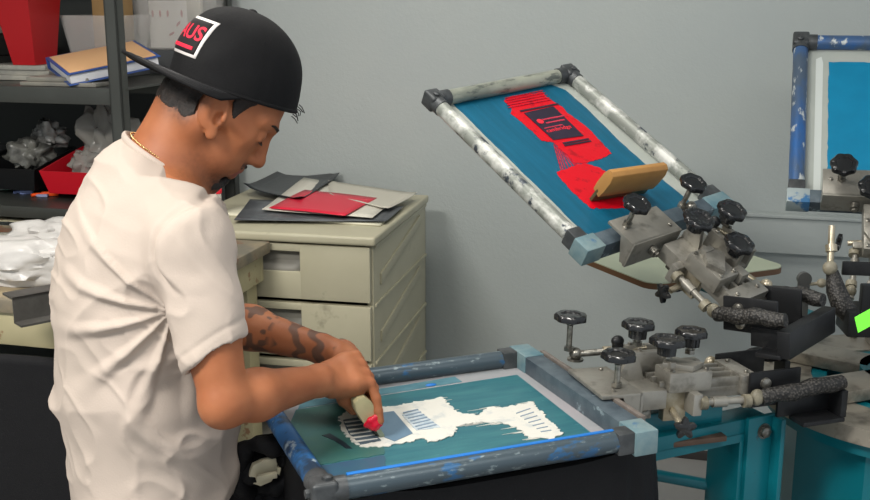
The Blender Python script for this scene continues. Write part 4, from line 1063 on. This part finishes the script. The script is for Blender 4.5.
for s in (-1, 1): he((.106, -.027, s*.0125), (.012, .009, .008), .008)
for s in (-1, 1): he((.110, -.035, s*.007), (.005, .004, .0035), .004, 's')
hc((.104, -.053, -.010), (.104, -.053, .010), .0075, .0075, .008); hc((.101, -.055, -.022), (.101, -.055, .022), .004, .004, .006)
hc((.101, -.068, -.010), (.101, -.068, .010), .008, .008, .008)
hc((.112, -.0605, -.026), (.112, -.0605, .026), .002, .002, .003, 's'); hc((.093, -.0605, -.03), (.093, -.0605, .03), .003, .003, .006, 's')
he((.095, -.083, 0), (.006, .006, .02), .012, 's')
# ears, leaning back from the head's axis
EC = HO-HU*.006*SC+HF*.013; ea = math.radians(24)
EA = np.stack([HF*math.cos(ea)+HU*math.sin(ea), HU*math.cos(ea)-HF*math.sin(ea), HS])
fe = (EC, EA)
def ee(c, r, k, mode='u'): F.ell(c, r, k, mode, fe)
def ec(a, b, r1, r2, k, mode='u'): F.cone(a, b, r1, r2, k, mode, fe)
for s in (-1, 1):
    ee((-.010, .004, s*.078), (.021, .036, .009), .008)                 # root
    ee((-.014, .006, s*.088), (.025, .037, .008), .004)                 # auricle plate
    ee((-.005, .006, s*.098), (.0175, .0270, .0100), .003, 's')         # hollow inside the rim
    ee((.000, -.006, s*.092), (.0095, .0140, .0125), .003, 's')         # deep bowl
    ec((-.021, .018, s*.0895), (-.018, -.012, s*.0895), .0030, .0030, .003)
    ee((.008, -.002, s*.089), (.005, .009, .005), .003)
    ee((-.003, -.033, s*.085), (.0105, .0125, .0065), .006)
# ---- hands
def hand(wr, K, kd, down, tips, thumb, palm_r=.014, far=1):
    """wr wrist, K knuckles middle, kd direction index->little, fingers given as lists of 3 offsets from their knuckle"""
    kn = [K+kd*t for t in (-.034, -.0115, .0115, .033)]
    wo = [wr+kd*t for t in (-.016, -.006, .006, .016)]
    for a, b, r in zip(wo, kn, (.0155, .0155, .0145, .013)):
        F.cone(a, a*.4+b*.6, r+.003, r+.001, .012); F.cone(a*.4+b*.6, b, r+.001, r-.003, .010)
        F.cone(a+down*.014, a*.3+b*.7+down*.016, r+.002, r, .012)
    for b, seg, r in zip(kn, tips, (.0095, .0098, .0093, .0084)):
        p = b; rr = r+.0008
        for q in seg:
            n_ = p+A_(q); F.cone(p, n_, rr, rr*.94, .0035); p = n_; rr *= .93
    p = thumb[0]; rr = thumb[3]
    for q in thumb[1:3]:
        F.cone(p, q, rr, rr*.88, .006); p = q; rr *= .9
dn = A_([0, 0, -1.])
KR = A_(list(atY(363, 370, 1.852)))
# handle of the squeegee: tip and top in its end plane
TIP = A_(list(onz(383, 437, .888))); TIP[2] = .8875; UPH = A_(list(atY(352, 389, TIP[1])))-TIP; UPH = UPH/np.linalg.norm(UPH)
fr_ = lambda a, b, c: A_([a, 0, 0])+A_([0, b, 0])+A_([0, 0, c])
KDR = -hax*.80+A_([.16, 0, -.50]); KDR /= np.linalg.norm(KDR)
hand(Rwr, KR, KDR, A_([-.2, .45, -.85]),
     [[(.014, -.004, -.020), (.0, -.002, -.024), (-.010, .0, -.016)],
      [(.015, -.004, -.022), (.0, -.002, -.026), (-.010, .0, -.017)],
      [(.014, -.005, -.024), (.002, -.004, -.024), (-.006, -.002, -.018)],
      [(.010, -.006, -.026), (.004, -.005, -.022), (.003, -.004, -.018)]],
     (Rwr+A_([.018, .004, -.014]), A_(list(atY(345, 398, 1.835))), A_(list(atY(354, 408, 1.845))), .0165))
KL = A_(list(atY(352, 352, 1.965)))
hand(Lwr, KL, -hax, dn,
     [[(.016, .0, -.018), (.0, .0, -.026), (-.012, .0, -.014)], [(.017, .0, -.020), (.0, .0, -.028), (-.012, .0, -.014)],
      [(.016, .0, -.022), (.0, .0, -.026), (-.012, .0, -.012)], [(.014, -.002, -.022), (.0, 0, -.022), (-.010, 0, -.010)]],
     (Lwr+A_([.014, .01, -.014]), A_(list(atY(338, 372, 1.96))), A_(list(atY(345, 384, 1.965))), .0155))
v, q = F.mesh(); v = relax(v, q, 1, .5)
# pigment masks
loc_ = (v-HO)@HA.T/SC
f_, u_, s_ = loc_[:, 0], loc_[:, 1], loc_[:, 2]
def sm(x, a, b): return np.clip((x-a)/(b-a), 0, 1)
inh = (np.linalg.norm(loc_, axis=1) < .17)
nz = vnoise(v*260, 5)*.25
lips = np.exp(-(((u_+.0605)/.010)**4))*sm(f_, .096, .101)*(np.abs(s_) < .027)*inh
stub = (np.exp(-((u_+.042)/.007)**2)*sm(f_, .092, .1)*(np.abs(s_) < .03)*.9 + np.exp(-(((u_+.098)/.022)**2+((f_-.078)/.036)**2+(s_/.034)**2))*1.7
        + .28*sm(-u_, .03, .08)*sm(f_, -.02, .03)*inh
        + .75*np.exp(-(np.minimum(u_+.046, 0)/.022)**2)*sm(-f_, .005, .03)*sm(-u_, -.02, .0)*inh)
stub = np.clip(stub*inh*(1+nz*1.5)*.85, 0, .85)
d = (Lwr-Lel); Ln = np.linalg.norm(d); d = d/Ln; rel = v-Lel; t = rel@d/Ln; pr = rel-np.outer(t*Ln, d); rad = np.linalg.norm(pr, axis=1)
up = A_([0, -.35, 1.]); e1 = up-d*(up@d); e1 /= np.linalg.norm(e1); e2 = np.cross(d, e1); ang = np.arctan2(pr@e2, pr@e1)
wv = vnoise(np.stack([t*9, ang*1.6, t*0+3], 1), 2)
tat1 = sm(np.sin(t*30+2.2*np.cos(ang*1.4)+3*wv), .0, .35)*sm(t, .52, .56)*sm(-t, -1.03, -1.0)*.72
tat2 = sm(vnoise(np.stack([t*22, ang*3.5, t*0], 1), 4), .12, .3)*sm(t, .10, .14)*sm(-t, -.52, -.48)*.75
tat = (tat1+tat2)*(rad < .06)*(t > 0)*(v[:, 1] > 1.86)
body = npmesh('body', v+MI, q, skin, man, {'lips': lips, 'stubble': stub, 'tattoo': np.clip(tat, 0, .8)})
Fkeep = F.F; Fax = F.ax
# ---- t-shirt
G = Field((-.78, 1.50, .74), (-.24, 2.24, 1.47), .0036)
torso_prims(G, 0)
def sleeve(sh, el, end, r0, r1, k=.03):
    e = sh*(1-end)+el*end
    G.cone(sh, e, r0, r1, k)
sleeve(Rsh, Rel, .84, .063, .0535); sleeve(Lsh, Lel, .80, .064, .0605)
# open the sleeves and cut their ends square
def cyl_cut(sh, el, end, tilt=A_([0, 0, 0.])):
    d = (el-sh); L_ = np.linalg.norm(d); d = d/L_; e = sh+d*L_*end; nrm = d+tilt; nrm /= np.linalg.norm(nrm)
    def fn(X, Y, Z): return ((X-e[0])*nrm[0]+(Y-e[1])*nrm[1]+(Z-e[2])*nrm[2])
    def half(X, Y, Z):         # only near the arm
        t = np.clip(((X-sh[0])*d[0]+(Y-sh[1])*d[1]+(Z-sh[2])*d[2]), -1, 1)
        rr = np.sqrt((X-sh[0]-t*d[0])**2+(Y-sh[1]-t*d[1])**2+(Z-sh[2]-t*d[2])**2)
        return rr
    qx = G.slc(e+d*.06, .11)
    X, Y, Z = np.meshgrid(G.ax[0][qx[0]], G.ax[1][qx[1]], G.ax[2][qx[2]], indexing='ij', copy=False)
    pl_ = fn(X, Y, Z); rr = half(X, Y, Z)
    tor = torsoF[qx]
    cut = np.where((rr < .10), pl_, -1)
    a = G.F[qx]
    arm_only = tor > .0
    G.F[qx] = np.where(arm_only, np.maximum(a, np.minimum(cut, tor)), a)
    # hollow
    t = ((X-sh[0])*d[0]+(Y-sh[1])*d[1]+(Z-sh[2])*d[2]); inner = rr-.047
    inner = np.maximum(inner, -(t-L_*(end-.10)))
    G.F[qx] = np.where(arm_only, np.maximum(G.F[qx], -inner), G.F[qx])
TF = Field(G.lo, G.lo+G.h*(np.array(G.n)-1)+1e-6, G.h); torso_prims(TF, -.004)
torsoF = np.full(G.F.shape, .2, np.float32); m_ = [min(a, b) for a, b in zip(torsoF.shape, TF.F.shape)]
torsoF[:m_[0], :m_[1], :m_[2]] = TF.F[:m_[0], :m_[1], :m_[2]]
# neckline: collar tube and opening
nd = (H(-.03, 0, 0)-NK); nd /= np.linalg.norm(nd); 
cn = NK+A_([-.004, 0, -.022])
cnrm = A_(list(V((.56, .10, .82)).normalized()))
G.cone(cn-cnrm*.03, cn+cnrm*.012, .085, .072, .035)
def above(X, Y, Z): return (X-cn[0])*cnrm[0]+(Y-cn[1])*cnrm[1]+(Z-cn[2])*cnrm[2]-.014
X, Y, Z = np.meshgrid(*G.ax, indexing='ij', copy=False)
ab = above(X, Y, Z); dist = np.sqrt((X-cn[0])**2+(Y-cn[1])**2+(Z-cn[2])**2)
rad_ = np.sqrt(np.maximum(dist**2-(ab+.014)**2, 0))
cut_ = ab+.30*np.maximum(rad_-.070, 0)-2.2*np.maximum(rad_-.125, 0)
kk_ = .02; hh_ = np.maximum(kk_-np.abs(G.F-cut_), 0)/kk_
G.F = np.where(dist < .22, np.where(rad_ < .072, np.maximum(G.F, cut_), np.maximum(G.F, cut_)+hh_*hh_*kk_*.25), G.F)
inner = np.maximum(rad_-.066, -(ab+.045)); G.F = np.where(dist < .14, np.maximum(G.F, -inner), G.F)
CT_ = A_([.42, 0, -.0]); cyl_cut(Rsh, Rel, .70, CT_); cyl_cut(Lsh, Lel, .72)
G.F = np.maximum(G.F, -(Z-.755))
v, q = G.mesh(); v = relax(v, q, 3, .5); N_ = vnormals(v, q)
vc = (np.abs(((v-vnormals(v, q)*0)-v).sum()) >= 0)
# folds
fx = (v-A_([-.5, 1.9, 0]))@FB; lx = (v-A_([-.5, 1.9, 0]))@LB; zz_ = v[:, 2]
def ridge(n): return 1-np.abs(n)*2.2
P1_ = np.stack([fx*6+zz_*5, lx*5, zz_*5-fx*4], 1); P2_ = np.stack([(fx+zz_*.8)*13, lx*9, (zz_-fx*.8)*5], 1)
fold = np.clip(ridge(vnoise(P1_, 1)), 0, 1)**2*.010+np.clip(ridge(vnoise(P2_, 7)), 0, 1)**2*.0055+vnoise(v*7, 3)*.004
low = sm(-zz_, -1.32, -1.02)
ua = Rsh*.75+Rel*.25+A_([-.05, 0, -.05]); du = v-ua
# creases radiating from the right armpit down and back
r_a = np.linalg.norm(du[:, [0, 2]], axis=1); th_ = np.arctan2(du[:, 2], du[:, 0])
rad_f = np.clip(np.sin(th_*13+1.2+2*r_a), 0, 1)**2*np.exp(-((r_a-.10)/.10)**2)*.014*(v[:, 1] < 1.86)*((th_ < -1.2) | (th_ > 2.4))
dirv_ = (Rel-Rsh)/np.linalg.norm(Rel-Rsh); ts = (v-Rsh)@dirv_
isl = (np.linalg.norm(v-Rsh-np.outer(ts, dirv_), axis=1) < .085) & (v[:, 1] < 1.8) & (ts < .25)
isf = sm(-np.linalg.norm(v-Rsh-np.outer(ts, dirv_), axis=1), -.11, -.07)*sm(-ts, -.27, -.2)
w_ = (.35+.65*low)*(1-isf)+.45*isf
v = v+N_*((fold*w_*.85+rad_f*.75)-.001)[:, None]
v = relax(v, q, 1, .4)
# hem stitch on the right cuff
Lr = np.linalg.norm(Rel-Rsh); hn_ = dirv_+CT_; hn_ = hn_/np.linalg.norm(hn_); pd_ = (v-(Rsh+dirv_*Lr*.70))@hn_
hem = np.exp(-((pd_+.022)/.0045)**2)*isl*(ts > .1)*(ts < .25)
sc_ = A_(list(atY(201, 251, 1.66))); rr_ = np.sqrt((v[:, 0]-sc_[0])**2+(v[:, 2]-sc_[2])**2)
seam = 1.9*np.exp(-((rr_-.072)/.0055)**2)*(v[:, 1] < 1.80)*sm(v[:, 2], Rsh[2]-.07, Rsh[2]-.04)*sm(-v[:, 0], -Rsh[0]-.05, -Rsh[0]-.02)
puff = 1.5*np.exp(-((rr_-.056)/.016)**2)*(v[:, 1] < 1.80)*sm(v[:, 2], Rsh[2]-.07, Rsh[2]-.04)*sm(-v[:, 0], -Rsh[0]-.05, -Rsh[0]-.02)
fine = vnoise(v*30, 9)*.0012+vnoise(v*14, 8)*.0026+np.clip(ridge(vnoise(np.stack([fx*20+zz_*16, lx*10, zz_*9-fx*9], 1), 12)), 0, 1)**2*.0035
v = v-N_*(hem*.0016+seam*.0045-puff*.003-fine)[:, None]
shirtm = mat('white cotton', 'bcaea3', 'b4a79b', scale=5, soft=.3, rough=.85, bump=.25, bscale=260)
npmesh('t_shirt', v+MI, q, shirtm, man)
# collar band
b = MB(); e1v = V(cnrm).cross(V((0, 1, 0))).normalized(); e2v = V(cnrm).cross(e1v)
ring = [V(cn)+V(cnrm)*.011+(e1v*math.cos(2*PI*i/48)*.0735+e2v*math.sin(2*PI*i/48)*.0715) for i in range(49)]
b.tube([p+V(MI) for p in ring], .0055, n=10, cap=False, flat=1.6); b.build('collar', shirtm, man)
# gold chain
b = MB()
for i in range(110):
    a = 2*PI*i/110; p = V(cn)+V(cnrm)*(.021)+(e1v*math.cos(a)*.0675+e2v*math.sin(a)*.0665)
    b.ball(p+V(MI), .0018, n=8)
b.build('gold_chain', mat('gold', 'e8c48a', rough=.25, metal=.8), man)
# ---- hair
Hh = Field(HO-.15, HO+.15, .0025)
ii = [np.clip(np.round((Hh.ax[k]-Fax[k][0])/.0022).astype(int), 0, len(Fax[k])-1) for k in range(3)]
X, Y, Z = np.meshgrid(*Hh.ax, indexing='ij', copy=False); lf, lu, ls = [a/SC for a in loc(X, Y, Z, fr)]
line = np.where(lf < -.022, -.048+(lf+.03)*.25, np.where(lf < .012, -.046+(lf+.022)*2.6, np.where(lf < .034, .006, .006+(lf-.030)*3.2)))
line = line+.0012*np.sin(lf*900)*np.sin(ls*760); Hh.F = Fkeep[np.ix_(*ii)]-.0004-.0036*np.clip((lu-line)/.03, 0, 1); Hh.F = np.maximum(Hh.F, (line-.004-lu)*.6); Hh.F = np.maximum(Hh.F, lf-.062); Hh.F = np.maximum(Hh.F, lu-.105)
# clear round the ears
ef, eu, _e = [a for a in loc(X, Y, Z, fe)]
ear_d = np.sqrt(((ef+.012)/.029)**2+((eu-.004)/.042)**2)
Hh.F = np.where((np.abs(ls) > .045) & (lf < .026), np.maximum(Hh.F, (1-ear_d)*.03), Hh.F)
v, q = Hh.mesh(); v = relax(v, q, 2, .5); N_ = vnormals(v, q); v = v+N_*(vnoise(v*500, 2)*.0008)[:, None]
hairm = mat('dark hair', '15100d', '241913', scale=120, soft=.15, rough=.55, bump=.8, bscale=500, stretch=(1, 1, 1))
npmesh('hair', v+MI, q, hairm, man)
HM = Matrix(((HF[0], HU[0], HS[0], HO[0]+MI[0]), (HF[1], HU[1], HS[1], HO[1]+MI[1]), (HF[2], HU[2], HS[2], HO[2]+MI[2]), (0, 0, 0, 1))) @ Matrix.Scale(SC, 4)
for s in (-1, 1):
    b = MB(); b.tube([(.1035, .037, s*.013), (.1015, .042, s*.024), (.093, .043, s*.037), (.080, .037, s*.049)], [.003, .0042, .0038, .0015], n=8, M=HM, flat=.6); b.build('eyebrow', hairm, man)
    b = MB(); b.tube([(.0975, .0075, s*.020), (.1000, .0045, s*.033), (.092, .0055, s*.047)], [.001, .0018, .001], n=6, M=HM); b.build('eyelash', hairm, man)
b = MB(); b.tube([(.094, -.064, -.032), (.103, -.049, -.022), (.1105, -.0440, 0), (.103, -.049, .022), (.094, -.064, .032)], [.0015, .0042, .0045, .0042, .0015], n=8, M=HM); b.build('moustache', hairm, man)
Hh.F = Fkeep[np.ix_(*ii)]-.0034
reg = np.minimum(np.sqrt(((lf-.080)/.036)**2+((lu+.106)/.026)**2+(ls/.036)**2), np.sqrt(((lf-.100)/.012)**2+((lu+.086)/.012)**2+(ls/.012)**2))
Hh.F = np.maximum(Hh.F, (reg-1)*.02)
v, q = Hh.mesh(); v = relax(v, q, 1, .5); N_ = vnormals(v, q); v = v+N_*(vnoise(v*400, 2)*.0009)[:, None]
npmesh('goatee', v+MI, q, hairm, man)
# ---- cap
ct, st = math.cos(math.radians(27)), math.sin(math.radians(27))
CM = HM @ Matrix(((ct, -st, 0, .004), (st, ct, 0, .041), (0, 0, 1, 0), (0, 0, 0, 1))) @ Ry(26)   # x forward, y up, z to his right
capm = mat('black cap cloth', '08080a', '0e0e10', scale=30, soft=.2, rough=.75, spec=.3, bump=.5, bscale=400)
def capfn(i, j, off=0):
    a = 2*PI*i; v_ = j
    rho = max(1-v_**2.7, 0)**(1/2.15)
    bk = max(0, -math.cos(a))
    rf = .115+.002*bk; rs = .0895
    if bk: rho = rho*(1-bk*.25)+bk*.25*max(1-v_**3.6, 0)**(1/2.0)
    seam = sum(math.exp(-((((a-k*PI/3+PI/6+PI) % (2*PI))-PI)/.022)**2) for k in range(6))
    dn_ = .012*math.sin(3*a+5*v_+1)*math.sin(4*v_+2*a)*min(1, v_*3)+.006*math.sin(7*a+9*v_)*min(1, v_*3)
    k = 1+off+dn_-.012*seam*(1-v_*.5)
    return V((rf*rho*math.cos(a)*k-.012*v_**2, -.008+.140*v_*(1+off*.5), rs*rho*math.sin(a)*k))
capo = None
b = MB(); vs = b.grid(lambda i, j: capfn(i, math.sin(j*PI/2)), 96, 30, closed_u=True); 
cap_ = b.build('cap', capm, man, M=CM, angle=80, thick=.003)
cap_['label'] = 'black cap worn backwards'
b = MB(); b.tube([capfn(i/64, 0, .012)+V((0, .003, 0)) for i in range(65)], .0035, n=8, cap=False, M=CM); b.build('sweat_band', capm, cap_)
b = MB(); p = capfn(0, 1); b.lathe([(.008, -.001), (.0075, .002), (.003, .0045)], M=CM @ T(-.012, .132, 0) @ Rx(-90), n=18); b.build('cap_button', capm, cap_)
b = MB()
def brimfn(i, j):
    a = PI+(i-.5)*PI*.86
    base = capfn(a/(2*PI), 0); w = math.cos((i-.5)*PI*.86)
    out = .090*j*max(w, 0)**.55
    p = V((base.x-out, base.y+.002, base.z*(1-.0*j)))
    p.y -= 3.2*p.z*p.z*j; p.y += .010*j
    return p
b.grid(brimfn, 41, 14); br = b.build('cap_brim', capm, cap_, M=CM, thick=.0045, angle=60)
for k in range(5):
    b = MB(); jj = .25+.15*k; b.tube([brimfn(.06+.88*i/30, jj)+V((0, .0026, 0)) for i in range(31)], .0005, n=5, M=CM); b.build('brim_stitch', mat('grey thread', '2c2c2e'), br)
# frayed strap end at the forehead
b = MB()
for k in range(7):
    q0_ = capfn(.055, 0)+V((0, .004*k-.008, .002*k-.006)); b.tube([q0_, q0_+V((.008+.002*math.sin(k*2), -.003, .001)), q0_+V((.012+.003*math.cos(k), -.009+.003*math.sin(k*3), .002))], .0009, n=5, M=CM)
b.build('frayed_thread', capm, cap_)
# patch
def patchpt(x, y, off): 
    """x across (his right = +), y up, on the cap's front panel"""
    hgt = (y+.008)/.140; j = hgt
    # find azimuth whose z equals x
    lo_, hi_ = PI*.5, PI*1.5
    best = None
    for n_ in range(60):
        mid = (lo_+hi_)/2; p = capfn(mid/(2*PI), j, off)
        if p.z > x: lo_ = mid
        else: hi_ = mid
    return p
def patchgrid(x0, x1, y0, y1, off, name, m, par, nx_=14, ny_=10):
    b = MB(); b.grid(lambda i, j: patchpt(x0+(x1-x0)*i, y0+(y1-y0)*j, off)+V((0, .0005, 0)), nx_, ny_); return b.build(name, m, par, M=CM, thick=.0012, angle=80)
pm = patchgrid(-.040, .040, .028, .094, .016, 'cap_patch', mat('patch white', 'e8e2de', rough=.7), cap_)
patchgrid(-.0355, .0355, .0325, .0895, .024, 'patch_field', mat('patch black', '191416', rough=.8), pm)
redt = mat('patch red', 'd8203c', rough=.7)
def patchtext(s, size, cx, cy, name, sx=1):
    cu = bpy.data.curves.new(name, 'FONT'); cu.body = s; cu.size = size; cu.align_x = 'CENTER'; cu.align_y = 'CENTER'; cu.offset = size*.02
    t = bpy.data.objects.new(name, cu); COL.objects.link(t); dg = bpy.context.evaluated_depsgraph_get()
    me = bpy.data.meshes.new_from_object(t.evaluated_get(dg)); bpy.data.objects.remove(t); bpy.data.curves.remove(cu)
    bm = bmesh.new(); bm.from_mesh(me); bmesh.ops.triangulate(bm, faces=bm.faces)
    bmesh.ops.subdivide_edges(bm, edges=[e for e in bm.edges if e.calc_length() > .006], cuts=2)
    for v_ in bm.verts: v_.co = CM @ (patchpt(cx+v_.co.x*sx, cy+v_.co.y, .034)+V((0, .0005, 0)))
    bm.to_mesh(me); bm.free(); meshobj(name, me, redt, pm, smooth=False)
patchtext('VAUS', .034, 0, .066, 'patch_lettering', .86)
patchgrid(-.029, .029, .0385, .0445, .034, 'patch_line', redt, pm)
# ---- trousers and shoes (mostly hidden)
den = mat('dark jeans', '20242c', '2b303a', scale=14, soft=.2, rough=.85)
J = Field((-.80, 1.60, .06), (-.28, 2.18, .92), .009)
hip = A_([-.548, 1.90, .84]); frB = (A_([0, 0, 0.]), np.stack([FB, LB, ZB_])); Lc = lambda p: A_([p@FB, p@LB, p@ZB_])
J.cone(Lc(hip), Lc(hip+A_([0, 0, .05])), .135, .130, .05, fr=frB, sc=(1, .78, 1))
for s, fo in ((-1, -.06), (1, .08)):
    h0 = hip+LB*s*.095+A_([0, 0, -.04]); kn = h0+FB*(fo*.5+.02)+A_([0, 0, -.36]); an = h0+FB*fo; an = A_([an[0], an[1], .11])
    J.cone(h0, kn, .092, .070, .05); J.cone(kn, an, .068, .055, .04)
v, q = J.mesh(); v = relax(v, q, 2, .5); N_ = vnormals(v, q); v = v+N_*(np.clip(ridge(vnoise(v*A_([9, 9, 14]), 4)), 0, 1)**2*.008)[:, None]
npmesh('trousers', v+MI, q, den, man)
for s, fo in ((-1, -.06), (1, .08)):
    an = hip+LB*s*.095+FB*fo; K_ = Field((an[0]-.2, an[1]-.2, -.02), (an[0]+.25, an[1]+.2, .16), .005)
    a0 = A_([an[0], an[1], .05]); K_.cone(a0-FB*.03, a0+FB*.16+A_([0, 0, -.012]), .042, .036, .02); K_.cone(a0, a0+A_([0, 0, .06]), .045, .046, .03)
    X, Y, Z = np.meshgrid(*K_.ax, indexing='ij', copy=False); K_.F = np.maximum(K_.F, -(Z-.001))
    v, q = K_.mesh(); npmesh('shoe', v+MI, q, mat('black shoe', '17181a', rough=.5), man)
# ---- the squeegee in his hands
hx = V(hax); hx.normalize()
Msq = frame(V(TIP)+hx*.115, hx, V(UPH))
sq = squeegee(Msq @ Matrix.Diagonal((1, 1, .86, 1)), .23, 'pale wooden squeegee with a red ink blob gripped in both hands', mat('pale squeegee wood', 'b9a884', '9c9a72', scale=12, soft=.2, rough=.55), mat('squeegee blade', '8f9a86', rough=.4))
b = MB(); q_ = bmesh.ops.create_icosphere(b.bm, subdivisions=3, radius=1)
for v_ in q_['verts']:
    k = 1+.14*math.sin(v_.co.x*3+v_.co.z*4)+.08*math.sin(v_.co.y*7); v_.co = V((v_.co.x*.012*k-.115, v_.co.y*.017*k, v_.co.z*.017*k+.042))
b.build('ink_blob', mat('crimson ink', 'c8102e', rough=.25, bump=.4, bscale=80), sq)
